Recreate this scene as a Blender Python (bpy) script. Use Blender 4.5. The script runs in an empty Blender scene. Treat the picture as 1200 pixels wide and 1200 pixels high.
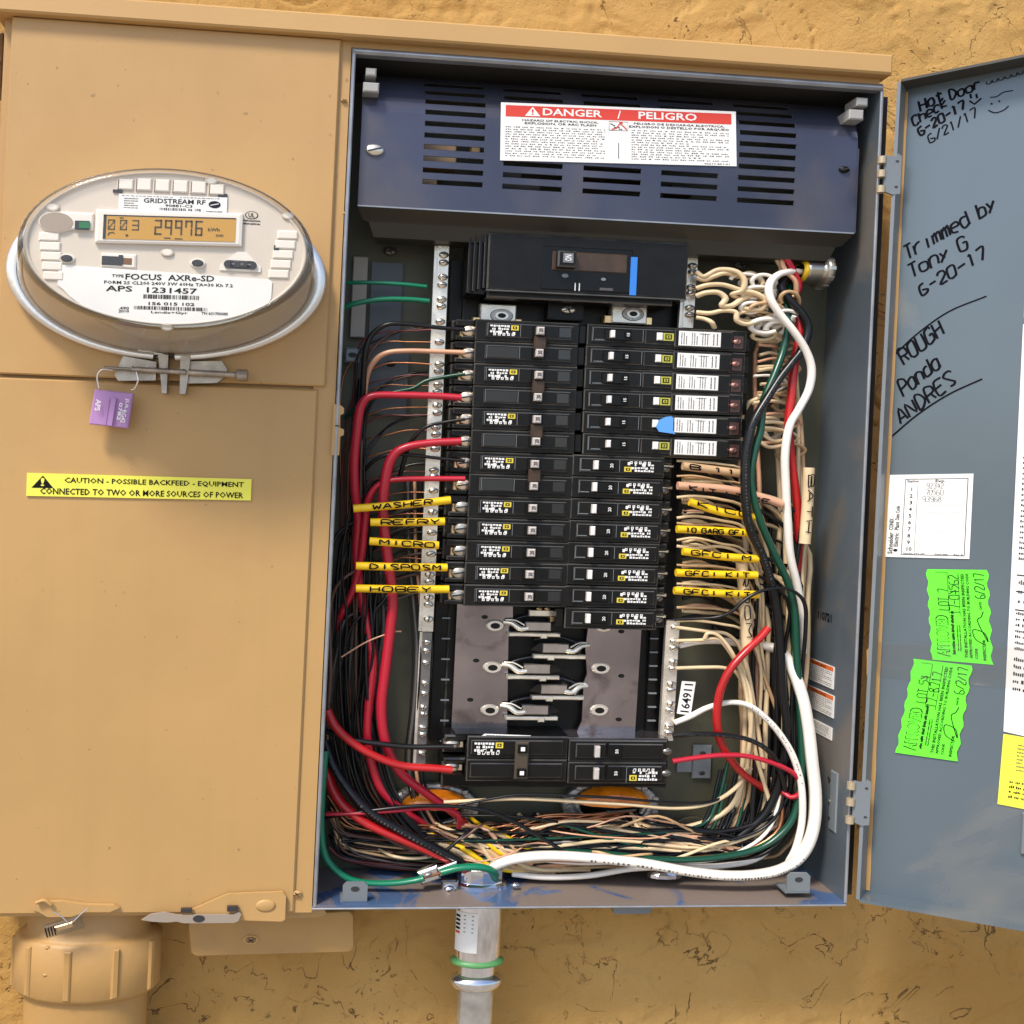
import bpy, math, random
import numpy as np
from mathutils import Vector, noise
random.seed(7)
rnd = random.Random(11)

# ------------------------------------------------------------------ camera
S = 0.001                       # one modelling unit = 1 mm
F = 1300.0
CAM = np.array([-26.67, -1246.7, 497.5])
YAW, PITCH, ROLL = 0.0998277, 0.00039724, 0.0331042
SHX, SHY = -109.785, -57.367
def _axes():
    fw = np.array([math.sin(YAW)*math.cos(PITCH), math.cos(YAW)*math.cos(PITCH), math.sin(PITCH)])
    r = np.array([math.cos(YAW), -math.sin(YAW), 0]); u = np.cross(r, fw)
    r2 = r*math.cos(ROLL)+u*math.sin(ROLL); u2 = -r*math.sin(ROLL)+u*math.cos(ROLL)
    return r2, u2, fw
RT, UP, FW = _axes()
scene = bpy.context.scene
COL = scene.collection
camd = bpy.data.cameras.new('camera'); cam = bpy.data.objects.new('camera', camd); COL.objects.link(cam)
from mathutils import Matrix
M = Matrix(((RT[0], UP[0], -FW[0], CAM[0]*S), (RT[1], UP[1], -FW[1], CAM[1]*S), (RT[2], UP[2], -FW[2], CAM[2]*S), (0, 0, 0, 1)))
cam.matrix_world = M
camd.sensor_width = 36; camd.lens = 36*F/1200
camd.shift_x = -SHX/1200; camd.shift_y = SHY/1200
camd.clip_start = 0.01; camd.clip_end = 500
scene.camera = cam

# ------------------------------------------------------------------ light
SUN_EL, SUN_AZ = 52.0, -40.0       # azimuth measured from the viewer's side towards the left of the wall
world = bpy.data.worlds.new('World'); scene.world = world; world.use_nodes = True
nt = world.node_tree; bg = nt.nodes['Background']
sky = nt.nodes.new('ShaderNodeTexSky'); sky.sky_type = 'NISHITA'; sky.sun_disc = False
sky.sun_elevation = math.radians(SUN_EL)
sdir = Vector((math.sin(math.radians(SUN_AZ))*math.cos(math.radians(SUN_EL)), -math.cos(math.radians(SUN_AZ))*math.cos(math.radians(SUN_EL)), math.sin(math.radians(SUN_EL))))
sky.sun_rotation = math.atan2(sdir.x, sdir.y)
sky.air_density = 1.0; sky.dust_density = 1.5
nt.links.new(sky.outputs[0], bg.inputs[0]); bg.inputs[1].default_value = 0.12
sl = bpy.data.lights.new('sun', 'SUN'); sl.energy = 2.1; sl.angle = math.radians(12); sl.color = (1, .93, .82)
so = bpy.data.objects.new('sun', sl); COL.objects.link(so)
so.rotation_euler = (-sdir).to_track_quat('-Z', 'Y').to_euler(); so.location = (0, -2, 3)
scene.view_settings.view_transform = 'Standard'; scene.view_settings.look = 'None'
scene.view_settings.exposure = 0.95; scene.view_settings.gamma = 1

# ------------------------------------------------------------------ materials
def srgb(r, g, b):
    f = lambda c: ((c/255+.055)/1.055)**2.4 if c > 10 else c/255/12.92
    return (f(r), f(g), f(b))
MATS = {}
def mat(name, col, rough=.5, metal=0, noise_s=None, var=.12, bump=0, bscale=200, spec=.5, trans=0, coat=0, dirt=None):
    if name in MATS: return MATS[name]
    m = bpy.data.materials.new(name); m.use_nodes = True; n = m.node_tree.nodes; l = m.node_tree.links
    p = n['Principled BSDF']; p.inputs['Base Color'].default_value = (*col, 1); p.inputs['Roughness'].default_value = rough
    p.inputs['Metallic'].default_value = metal; p.inputs['Specular IOR Level'].default_value = spec; p.inputs['Coat Weight'].default_value = coat
    tc = n.new('ShaderNodeTexCoord'); g = n.new('ShaderNodeNewGeometry')
    pos = g.outputs['Position']
    if noise_s:
        t = n.new('ShaderNodeTexNoise'); t.inputs['Scale'].default_value = noise_s; t.inputs['Detail'].default_value = 6
        l.new(pos, t.inputs['Vector'])
        mx = n.new('ShaderNodeMix'); mx.data_type = 'RGBA'
        mp = n.new('ShaderNodeMapRange'); mp.inputs[1].default_value = .3; mp.inputs[2].default_value = .7
        l.new(t.outputs[0], mp.inputs[0]); l.new(mp.outputs[0], mx.inputs[0])
        mx.inputs[6].default_value = (*[c*(1-var) for c in col], 1); mx.inputs[7].default_value = (*[min(1, c*(1+var)) for c in col], 1)
        out = mx.outputs[2]
        if dirt:
            t2 = n.new('ShaderNodeTexNoise'); t2.inputs['Scale'].default_value = dirt[1]; t2.inputs['Detail'].default_value = 9; t2.inputs['Distortion'].default_value = .6
            l.new(pos, t2.inputs['Vector'])
            cr = n.new('ShaderNodeMapRange'); cr.inputs[1].default_value = dirt[2]; cr.inputs[2].default_value = dirt[2]+dirt[4]
            cr.inputs[4].default_value = dirt[3]; l.new(t2.outputs[0], cr.inputs[0])
            m2 = n.new('ShaderNodeMix'); m2.data_type = 'RGBA'; l.new(cr.outputs[0], m2.inputs[0]); l.new(out, m2.inputs[6]); m2.inputs[7].default_value = (*dirt[0], 1)
            out = m2.outputs[2]
            rr = n.new('ShaderNodeMapRange'); rr.inputs[3].default_value = rough; rr.inputs[4].default_value = min(1, rough+.3); l.new(cr.outputs[0], rr.inputs[0]); l.new(rr.outputs[0], p.inputs['Roughness'])
        l.new(out, p.inputs['Base Color'])
    if name == 'tan_paint':           # rain streaks, grime and small chips in the paint
        cur = p.inputs['Base Color'].links[0].from_socket
        mpv = n.new('ShaderNodeMapping'); mpv.inputs['Scale'].default_value = (38, 38, 1.6); l.new(pos, mpv.inputs['Vector'])
        a_ = n.new('ShaderNodeTexNoise'); a_.inputs['Scale'].default_value = 1; a_.inputs['Detail'].default_value = 5; l.new(mpv.outputs[0], a_.inputs['Vector'])
        ar = n.new('ShaderNodeMapRange'); ar.inputs[1].default_value = .5; ar.inputs[2].default_value = .75; ar.inputs[4].default_value = .08; l.new(a_.outputs[0], ar.inputs[0])
        m3 = n.new('ShaderNodeMix'); m3.data_type = 'RGBA'; l.new(ar.outputs[0], m3.inputs[0]); l.new(cur, m3.inputs[6]); m3.inputs[7].default_value = (.30, .17, .07, 1)
        c_ = n.new('ShaderNodeTexNoise'); c_.inputs['Scale'].default_value = 120; c_.inputs['Detail'].default_value = 2; l.new(pos, c_.inputs['Vector'])
        c2 = n.new('ShaderNodeMapRange'); c2.inputs[1].default_value = .735; c2.inputs[2].default_value = .76; c2.inputs[4].default_value = .6; l.new(c_.outputs[0], c2.inputs[0])
        m4 = n.new('ShaderNodeMix'); m4.data_type = 'RGBA'; l.new(c2.outputs[0], m4.inputs[0]); l.new(m3.outputs[2], m4.inputs[6]); m4.inputs[7].default_value = (.20, .12, .06, 1)
        l.new(m4.outputs[2], p.inputs['Base Color'])
    if bump:
        t = n.new('ShaderNodeTexNoise'); t.inputs['Scale'].default_value = bscale; t.inputs['Detail'].default_value = 5; l.new(pos, t.inputs['Vector'])
        b = n.new('ShaderNodeBump'); b.inputs['Strength'].default_value = bump; b.inputs['Distance'].default_value = .002; l.new(t.outputs[0], b.inputs['Height']); l.new(b.outputs[0], p.inputs['Normal'])
    MATS[name] = m; return m
TAN = mat('tan_paint', (.46, .272, .100), .45, 0, 3, .09, .07, 160, dirt=((.37, .205, .07), 5, .52, .40, .2))
TAN2 = mat('tan_hood_paint', (.48, .285, .105), .5, 0, 5, .06, .07, 160)
GREY = mat('grey_enamel', (.12, .145, .17), .28, .3, 6, .2, .12, 90, dirt=((.22, .18, .14), 7, .55, .65, .10))
GREYB = mat('scuffed_blue_enamel', (.07, .12, .24), .22, .2, 9, .25, .12, 60, dirt=((.22, .165, .125), 11, .44, .92, .05))
GREYC = mat('grey_enamel_clean', (.17, .19, .205), .4, .1, 5, .1, .08, 60)
DOORM = mat('door_inner_grey', (.105, .135, .16), .24, .15, 3, .10, .12, 25, dirt=((.30, .26, .20), 4, .60, .5, .12))
BACK = mat('olive_backplate', (.075, .072, .045), .5, .1, 8, .15, .1, 60)
COVER = mat('blue_grey_cover', (.054, .058, .090), .28, .35, 4, .30, .06, 40, dirt=((.12, .105, .11), 5, .46, .8, .2))
UNDER = mat('cover_lip_metal', (.04, .034, .025), .45, .3, 8, .2)
BLK = mat('black_phenolic', (.0075, .0068, .0065), .34, 0, 60, .2, .08, 600, spec=.22)
BLKE = mat('black_phenolic_edge_highlight', (.05, .047, .043), .22, 0, 25, .6, spec=.6)  # lighter black for chamfers, highlights on the edges put into the colour
BLK2 = mat('black_plastic_handle', (.004, .004, .004), .28, spec=.25)
DRK = mat('dark_brown_phenolic', (.045, .024, .012), .42, 0, 80, .3)
TIN = mat('tinned_bus', (.36, .31, .31), .14, .92, 7, .4, .12, 90, dirt=((.13, .09, .09), 26, .56, .8, .12))
ALU = mat('aluminium_bar', (.74, .68, .60), .30, .75, 40, .15, .2, 400)
BRASS = mat('brass', (.80, .55, .28), .28, .9, 60, .2)
ZINC = mat('zinc_steel', (.72, .73, .76), .09, .97, 30, .15, .03, 60)
PLATED = mat('plated_screw', (.75, .70, .60), .25, .9)
EDGE = mat('bare_edge', (.30, .31, .33), .35, .5, 30, .2)
PAPER = mat('white_label', (.78, .76, .73), .5, 0, 20, .04)
INK = mat('black_ink', (.006, .006, .007), .7, spec=.15)
GINK = mat('grey_ink', (.07, .065, .065), .7)
REDP = mat('red_print', (.62, .045, .025), .5)
ORP = mat('orange_print', (.75, .16, .03), .5)
YEL = mat('yellow_sticker', (.80, .78, .06), .5)
CYEL = mat('caution_yellow', (.80, .74, .08), .5)
GRN = mat('fluorescent_green', (.13, .85, .03), .5, 0, 30, .05)
WYEL = mat('yellow_sheath', (.80, .50, .006), .38, 0, 60, .08, .2, 80)
WTAN = mat('buff_sheath', (.62, .36, .15), .42, 0, 50, .12, .2, 80)
WRED = mat('red_insulation', (.42, .012, .012), .28, 0, 30, .15, 0)
WRED2 = mat('bright_red_insulation', (.44, .012, .03), .30)
WGRN = mat('green_insulation', (.004, .17, .085), .30)
WDGRN = mat('dark_green_insulation', (.004, .055, .03), .28)
WWHT = mat('white_insulation', (.80, .74, .66), .32, 0, 40, .05)
WCRM = mat('cream_insulation', (.66, .50, .30), .36, 0, 30, .15)
WBRN = mat('tan_insulation', (.52, .33, .17), .36, 0, 30, .15)
WBLK = mat('black_insulation', (.006, .006, .007), .28, spec=.35)
COP = mat('bare_copper', (.50, .22, .11), .3, .95, 30, .2)
WPNK = mat('pale_orange_insulation', (.62, .33, .20), .36, 0, 30, .1)
MFACE = mat('meter_cream', (.62, .54, .45), .45, 0, 20, .03)
MSIL = mat('meter_ring_metal', (.82, .78, .74), .3, .85, 20, .1, .1, 100)
MDARK = mat('meter_inner_dark', (.03, .028, .03), .4)
LCD = mat('lcd_amber', (.52, .28, .045), .35)
LCDI = mat('lcd_segment', (.06, .04, .02), .5)
PGRN = mat('green_lens', (.02, .16, .05), .3)
BLUEP = mat('blue_plastic', (.03, .19, .62), .35)
LILAC = mat('lilac_seal_plastic', (.42, .22, .46), .38, 0, 40, .06)
PVC = mat('tan_painted_pvc', (.42, .238, .078), .5, 0, 6, .08, .2, 120, dirt=((.33, .20, .09), 9, .55, .5, .15))
ORNG = mat('orange_plug', (.95, .20, .008), .15, 0, 30, .5, 1.0, 45, spec=.8)
CAST = mat('cast_metal', (.36, .34, .32), .4, .8, 60, .3, .5, 300)
MARK = mat('marker_ink', (.003, .003, .006), .7, spec=.1)
def glassy(name, tint, gl, ior=1.45):
    m = bpy.data.materials.new(name); m.use_nodes = True; n = m.node_tree.nodes; l = m.node_tree.links; n.clear()
    o = n.new('ShaderNodeOutputMaterial'); mx = n.new('ShaderNodeMixShader'); t = n.new('ShaderNodeBsdfTransparent'); g = n.new('ShaderNodeBsdfGlossy')
    t.inputs[0].default_value = (*tint, 1); g.inputs['Roughness'].default_value = gl
    lw = n.new('ShaderNodeLayerWeight'); lw.inputs['Blend'].default_value = .5
    pw = n.new('ShaderNodeMath'); pw.operation = 'POWER'; pw.inputs[1].default_value = 5; l.new(lw.outputs['Facing'], pw.inputs[0])
    r0 = ((ior-1)/(ior+1))**2; ma = n.new('ShaderNodeMath'); ma.operation = 'MULTIPLY_ADD'; ma.inputs[1].default_value = 1-r0; ma.inputs[2].default_value = r0; l.new(pw.outputs[0], ma.inputs[0])
    l.new(ma.outputs[0], mx.inputs[0]); l.new(t.outputs[0], mx.inputs[1]); l.new(g.outputs[0], mx.inputs[2]); l.new(mx.outputs[0], o.inputs[0]); return m
GLASS = glassy('clear_cover', (.985, .98, .97), .03, 1.38)
TAPE = glassy('clear_tape', (.93, .93, .92), .12, 1.9)

# ------------------------------------------------------------------ geometry helpers
SH = 0.0129975                   # the box leans very slightly
EX = np.array([1., 0, 0]); EV = np.array([SH, 0, 1.]); NY = np.array([0, -1., 0])
VS = 0.60                        # round things read this much flatter than wide
def ray(px, py):
    return FW + RT*((px-600-SHX)/F) - UP*((py-600-SHY)/F)
def P(px, py, y=0.):
    d = ray(px, py); return CAM + d*((y-CAM[1])/d[1])
class Frame:
    def __init__(s, o, ex=EX, ev=EV, n=NY): s.o = np.array(o, float); s.ex = np.array(ex, float); s.ev = np.array(ev, float); s.n = np.array(n, float)
    def pt(s, a, b, c=0.): return s.o+a*s.ex+b*s.ev+c*s.n
    def sc(s, k): return Frame(s.o, s.ex*k, s.ev*k, s.n)
    def rot(s, deg):
        t = math.radians(deg); c, q = math.cos(t), math.sin(t)
        return Frame(s.o, s.ex*c+s.ev*q, s.ev*c-s.ex*q, s.n)
    def at(s, a, b, c=0): return Frame(s.pt(a, b, c), s.ex, s.ev, s.n)
def FA(px, py, y=0., deg=0): return Frame(P(px, py, y)).rot(deg)
class Quad:                      # corners TL TR BR BL as 3-D points; a 0..1 right, b 0..1 up
    def __init__(s, tl, tr, br, bl):
        s.c = [np.array(q, float) for q in (tl, tr, br, bl)]
        n = np.cross(s.c[1]-s.c[3], s.c[0]-s.c[2]); n /= np.linalg.norm(n)
        if n[1] > 0: n = -n
        s.n = n
    def pt(s, a, b, c=0.):
        tl, tr, br, bl = s.c
        return (tl*(1-a)+tr*a)*b+(bl*(1-a)+br*a)*(1-b)+s.n*c
def QP(pts, y=0.): return Quad(*[P(*p, y) for p in pts])
def strip(xl, yl, xr, yr, h, y):          # midline left..right in the picture, height h
    a, b = P(xl, yl, y), P(xr, yr, y); e = EV*h/2
    return Quad(a+e, b+e, b-e, a-e)
_tc = {}
def text_polys(s):
    if s in _tc: return _tc[s]
    cu = bpy.data.curves.new('t', 'FONT'); cu.body = s; cu.resolution_u = 2 if len(s) < 30 else 1; cu.offset = .018
    o = bpy.data.objects.new('t', cu); COL.objects.link(o)
    dg = bpy.context.evaluated_depsgraph_get(); dg.update()
    me = bpy.data.meshes.new_from_object(o.evaluated_get(dg))
    V = np.array([v.co[:2] for v in me.vertices]); Fc = [list(p.vertices) for p in me.polygons]
    bpy.data.objects.remove(o); bpy.data.curves.remove(cu); bpy.data.meshes.remove(me)
    mn, mx = V.min(0), V.max(0); V = (V-mn)/(mx-mn); _tc[s] = (V, Fc); return _tc[s]
FONT = {'A': '002640 1232', 'B': '000646350333 033414000', 'C': '454616050110304', 'D': '0006364441300', 'E': '46060040 0333', 'F': '460600 0333',
 'G': '455616050110304122', 'H': '0006 4046 0343', 'I': '2026', 'J': '4641301001', 'K': '0006 460340', 'L': '060040', 'M': '0006234640', 'N': '00064046', 'O': '1001051636454130', 'P': '0006364543330', 'Q': '1001051636454130', 'R': '00063645433303 2340',
 'S': '45361605144231100', 'T': '0646 2620', 'U': '0601103041 46', 'V': '062046', 'W': '0610243046', 'X': '0046 0640', 'Y': '062346 2320', 'Z': '06460040',
 '0': '1001051636454130 10', '1': '1526 2620', '2': '05163645440040', '3': '0646234231100', '4': '064202 3630', '5': '46060434421000', '6': '3605011030414333031', '7': '064620', '8': '1334453616051331', '9': '432304163645413010',
 '-': '0343', '/': '0046', '.': '2021', ':': '2122 2425', ')': '0401103041 44', ' ': '',
 'a': '443414020110304 4440', 'b': '060030414334040', 'c': '4434140201103040', 'd': '464030100103143444', 'e': '02424434140201103040', 'h': '0600 04143441', 'i': '2420', 'k': '0600 430240', 'm': '0004 03142420 2434443', 'n': '0400 031434430',
 'o': '1001031434434130', 'p': '04 0400 04344341300', 'r': '0400 031434', 's': '4434140313324130100', 't': '2621304 0444', 'u': '0401103041 4440', 'y': '0421 4400'}
FONT['O'] = '100105163645413010'; FONT['0'] = FONT['O']; FONT['D'] = '00062644422000'; FONT['P'] = '000636454303'; FONT['R'] = '000636454303 2340'; FONT['B'] = '00063645330333424000'
FONT['U'] = '060110304146'; FONT['C'] = '4536160501103041'; FONT['G'] = '45361605011030414323'; FONT['S'] = '4536160514324130100'[:18]; FONT['3'] = '0646233342301001'; FONT['5'] = '46060434421000'; FONT['6'] = '36050110304142130'[:16]
FONT['o'] = '100103143443413010'; FONT['a'] = '4334140301103041 4440'; FONT['d'] = '4640 413010010314344'[:20]; FONT['c'] = '43341403011030'; FONT['e'] = '0242433414030110304'[:18]; FONT['p'] = '0400 03143443312102'; FONT['b'] = '0600 02143443413000'
FONT['m'] = '0004 03142420 23344440'; FONT['n'] = '0400 0314344340'; FONT['h'] = '0600 0314344340'; FONT['r'] = '0400 02143444'; FONT['t'] = '26213041 0444'; FONT['u'] = '040110304144'; FONT['s'] = '443414033230100'[:14]; FONT['8'] = '133436160514334130100313'; FONT[')'] = '0301103043'; FONT['9'] = '43230405163645413010'; FONT['k'] = '0600 440240'
class MB:
    def __init__(s): s.v = []; s.f = []; s.m = []; s.sm = []; s.mats = []
    def mi(s, m):
        if m not in s.mats: s.mats.append(m)
        return s.mats.index(m)
    def add(s, vs, fs, m, smooth=False):
        k = len(s.v); s.v.extend([np.asarray(q, float) for q in vs]); i = s.mi(m)
        for f in fs: s.f.append([k+q for q in f]); s.m.append(i); s.sm.append(smooth)
    def box(s, fr, a0, a1, b0, b1, c0, c1, m, ch=0.):
        """box from c0 (back) to c1 (front), optional chamfer ch round the front face"""
        p = fr.pt
        back = [p(a0, b0, c0), p(a1, b0, c0), p(a1, b1, c0), p(a0, b1, c0)]
        if ch:
            ca, cb = (ch if isinstance(ch, tuple) else (ch, ch)); d = ca if not isinstance(fr, Quad) else 1.
            mid = [p(a0, b0, c1-d), p(a1, b0, c1-d), p(a1, b1, c1-d), p(a0, b1, c1-d)]
            fro = [p(a0+ca, b0+cb, c1), p(a1-ca, b0+cb, c1), p(a1-ca, b1-cb, c1), p(a0+ca, b1-cb, c1)]
            vs = back+mid+fro
            fs = [(3, 2, 1, 0), (8, 9, 10, 11)]
            for i in range(4):
                j = (i+1) % 4; fs += [(i, j, 4+j, 4+i), (4+i, 4+j, 8+j, 8+i)]
        else:
            vs = back+[p(a0, b0, c1), p(a1, b0, c1), p(a1, b1, c1), p(a0, b1, c1)]
            fs = [(3, 2, 1, 0), (4, 5, 6, 7)]+[(i, (i+1) % 4, 4+(i+1) % 4, 4+i) for i in range(4)]
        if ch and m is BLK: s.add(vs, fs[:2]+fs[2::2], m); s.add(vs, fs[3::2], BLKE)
        else: s.add(vs, fs, m)
    def plate(s, fr, poly, c0, c1, m, sides=True):
        n = len(poly); vs = [fr.pt(a, b, c0) for a, b in poly]+[fr.pt(a, b, c1) for a, b in poly]
        fs = [tuple(range(n-1, -1, -1)), tuple(range(n, 2*n))]
        if sides: fs += [(i, (i+1) % n, n+(i+1) % n, n+i) for i in range(n)]
        s.add(vs, fs, m)
    def lathe(s, o, e1, e2, ax, prof, m, seg=24, cap0=True, cap1=True, arc=None, smooth=True):
        """prof: (radius, distance along ax)"""
        vs = []; fs = []; N = seg if arc is None else seg+1
        for r, h in prof:
            for i in range(N):
                t = 2*math.pi*i/seg if arc is None else arc[0]+(arc[1]-arc[0])*i/seg
                vs.append(np.asarray(o)+ax*h+e1*(r*math.cos(t))+e2*(r*math.sin(t)))
        for k in range(len(prof)-1):
            for i in range(seg):
                j = (i+1) % N; fs.append((k*N+i, k*N+j, (k+1)*N+j, (k+1)*N+i))
        s.add(vs, fs, m, smooth)
        if arc is None:
            for cap, k in ((cap0, 0), (cap1, len(prof)-1)):
                if cap and prof[k][0] > 1e-6:
                    q = [vs[k*N+i] for i in range(N)]; s.add(q, [tuple(range(N)) if k else tuple(range(N-1, -1, -1))], m)
    def disc(s, fr, a, b, r, c0, c1, m, seg=16, vs=VS, ch=0.):
        prof = [(r, c0), (r, c1-ch), (r-ch, c1)] if ch else [(r, c0), (r, c1)]
        s.lathe(fr.pt(a, b, 0), fr.ex, fr.ev*vs, fr.n, prof, m, seg, False, True, smooth=False)
    def screw(s, fr, a, b, r, m, c0=0., h=3., slot=True, ang=20, dark=None, vs=VS):
        s.lathe(fr.pt(a, b, c0), fr.ex, fr.ev*vs, fr.n, [(r, 0), (r, h*.5), (r*.75, h*.9), (0.01, h)], m, 14, False, False)
        if slot:
            for q in ((ang,), (ang, ang+90))[1 if slot == 2 else 0]:
                t = math.radians(q); e = fr.ex*math.cos(t)+fr.ev*vs*math.sin(t); w = -fr.ex*math.sin(t)+fr.ev*vs*math.cos(t); o = fr.pt(a, b, c0+h+.25)
                L, W = r*.8, r*.13
                s.add([o-e*L-w*W, o+e*L-w*W, o+e*L+w*W, o-e*L+w*W], [(0, 1, 2, 3)], dark or MDARK)
    def text(s, fr, st, a0, a1, b0, b1, c, m, turn=0):
        V, Fc = text_polys(st); vs = []
        for x, y in V:
            if turn == 0: a, b = a0+x*(a1-a0), b0+y*(b1-b0)
            elif turn == 1: a, b = a0+(1-y)*(a1-a0), b0+x*(b1-b0)
            else: a, b = a0+y*(a1-a0), b1-x*(b1-b0)
            vs.append(fr.pt(a, b, c))
        s.add(vs, Fc, m)
    def rect(s, fr, a0, a1, b0, b1, c, m): s.add([fr.pt(a0, b0, c), fr.pt(a1, b0, c), fr.pt(a1, b1, c), fr.pt(a0, b1, c)], [(0, 1, 2, 3)], m)
    def lines(s, fr, a0, a1, b0, b1, c, m, rows, fill=.45, word=(.03, .11), turn=0, last=.6):
        """rows of tiny words too small to read"""
        for k in range(rows):
            t1 = 1-(k+.2)/rows; t0 = t1-fill/rows; x = 0.; end = 1. if (k % 3 != 2) else last+rnd.random()*(1-last)
            while x < end-.01:
                w = min(rnd.uniform(*word), end-x)
                n = max(1, int(w/.018)); q = x
                for i in range(n):                       # letter-sized ticks with uneven height
                    qw = w/n; hh = rnd.choice((0, .22, .3)); lo = rnd.choice((0, 0, .15))
                    u0, u1, v0, v1 = q, q+qw*.72, t0+(t1-t0)*lo, t1-(t1-t0)*hh
                    if turn: s.rect(fr, a0+(1-v1)*(a1-a0), a0+(1-v0)*(a1-a0), b0+u0*(b1-b0), b0+u1*(b1-b0), c, m)
                    else: s.rect(fr, a0+u0*(a1-a0), a0+u1*(a1-a0), b0+v0*(b1-b0), b0+v1*(b1-b0), c, m)
                    q += qw
                x += w+.014+rnd.random()*.012
    def bars(s, fr, a0, a1, b0, b1, c, m, n=40):
        x = a0; d = (a1-a0)/n
        while x < a1: w = d*rnd.choice((.3, .5, .9)); s.rect(fr, x, min(x+w, a1), b0, b1, c, m); x += w+d*rnd.choice((.3, .5, .8))
    def ribbon(s, pts, w, n, m):
        """flat stroke through 3-D points lying on a surface with normal n"""
        pts = [np.asarray(p, float) for p in pts]
        if len(pts) < 2: return
        L = []; 
        for i, p in enumerate(pts):
            t = pts[min(i+1, len(pts)-1)]-pts[max(i-1, 0)]; q = np.cross(t, n); q /= (np.linalg.norm(q)+1e-9); q = q*np.array([1, 1, .75]); L += [p-q*w/2, p+q*w/2]
        s.add(L, [(2*i, 2*i+1, 2*i+3, 2*i+2) for i in range(len(pts)-1)], m)
    def hand(s, fr, st, a0, b0, w, h, c, m, pw, adv=1.35, jit=.42, slope=0.):
        """handwriting: w, h size of a letter"""
        x = a0
        for ch in st:
            g = FONT.get(ch, FONT.get(ch.upper(), ''))
            for stroke in g.split():
                k = len(stroke)//2; q = [(int(stroke[2*i])/4, int(stroke[2*i+1])/6) for i in range(k)]
                q = [(u+rnd.uniform(-jit, jit)*.14, v+rnd.uniform(-jit, jit)*.12) for u, v in q]
                if len(q) < 2: continue
                pts = spline([np.array([u, v, 0]) for u, v in q], 3) if len(q) > 2 else [np.array([*q[0], 0]), np.array([*q[1], 0])]
                s.ribbon([fr.pt(x+u[0]*w, b0+u[1]*h+slope*(x-a0), c) for u in pts], pw, fr.n, m)
            x += w*adv*(1 if ch != ' ' else .8)
    def tube(s, pts, r, m, sides=8, n=6, flat=.72, cap=True):
        pts = spline([np.asarray(p, float) for p in pts], n); N = len(pts); K = len(s.v)
        up = None; rings = []
        for i, p in enumerate(pts):
            t = pts[min(i+1, N-1)]-pts[max(i-1, 0)]; t = t/(np.linalg.norm(t)+1e-9)
            if up is None:
                up = np.cross(t, [0, 1, 0]); 
                if np.linalg.norm(up) < .1: up = np.cross(t, [1, 0, 0])
            up = up-t*(up@t); up /= (np.linalg.norm(up)+1e-9); sd = np.cross(t, up)
            rr = r(i/(N-1)) if callable(r) else r
            for k in range(sides):
                a = 2*math.pi*k/sides; off = (up*math.cos(a)+sd*math.sin(a))*rr; off[2] *= flat
                rings.append(p+off)
        fs = [(i*sides+k, i*sides+(k+1) % sides, (i+1)*sides+(k+1) % sides, (i+1)*sides+k) for i in range(N-1) for k in range(sides)]
        s.add(rings, fs, m, True)
        if cap: s.add(rings[:sides], [tuple(range(sides-1, -1, -1))], m); s.add(rings[-sides:], [tuple(range(sides))], m)
    def build(s, name, parent=None, label=None, cat=None, group=None, kind=None, local=False):
        V = np.array(s.v)
        if parent is not None: org = np.array(parent['_o'])
        elif local: org = np.zeros(3)
        else: org = (V.min(0)+V.max(0))/2
        me = bpy.data.meshes.new(name); me.from_pydata(((V-org)*S).tolist(), [], s.f)
        for m in s.mats: me.materials.append(m)
        me.polygons.foreach_set('material_index', s.m); me.polygons.foreach_set('use_smooth', s.sm); me.update()
        o = bpy.data.objects.new(name, me); COL.objects.link(o); o['_o'] = [float(q) for q in org]
        if parent is None: o.location = Vector(org*S)
        else: o.parent = parent
        if label: o['label'] = label
        if cat: o['category'] = cat
        if group: o['group'] = group
        if kind: o['kind'] = kind
        return o
def spline(p, n):
    if len(p) < 3 or n < 2: return p
    q = [2*p[0]-p[1]]+list(p)+[2*p[-1]-p[-2]]; out = []
    for i in range(1, len(q)-2):
        a, b, c, d = q[i-1:i+3]
        for k in range(n):
            t = k/n; out.append(.5*((2*b)+(c-a)*t+(2*a-5*b+4*c-d)*t*t+(3*b-a-3*c+d)*t**3))
    out.append(p[-1]); return out
def thing(name, label, cat, org, group=None):
    o = bpy.data.objects.new(name, None); COL.objects.link(o); o.empty_display_size = .01
    o.location = Vector(np.array(org)*S); o['_o'] = [float(q) for q in org]; o['label'] = label; o['category'] = cat
    if group: o['group'] = group
    return o
def dup(root, delta, label, group=None):
    r = root.copy(); COL.objects.link(r); r.location = root.location+Vector(np.array(delta)*S); r['label'] = label; r.rotation_euler = (0, math.radians(rnd.uniform(-.35, .35)), 0); r.location += Vector((rnd.uniform(-.5, .5), rnd.uniform(-.6, .6), rnd.uniform(-.25, .25)))*S
    if group: r['group'] = group
    for ch in list(root.children):
        c = ch.copy(); COL.objects.link(c); c.parent = r
        for g in ch.children:
            d = g.copy(); COL.objects.link(d); d.parent = c
    return r
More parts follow.
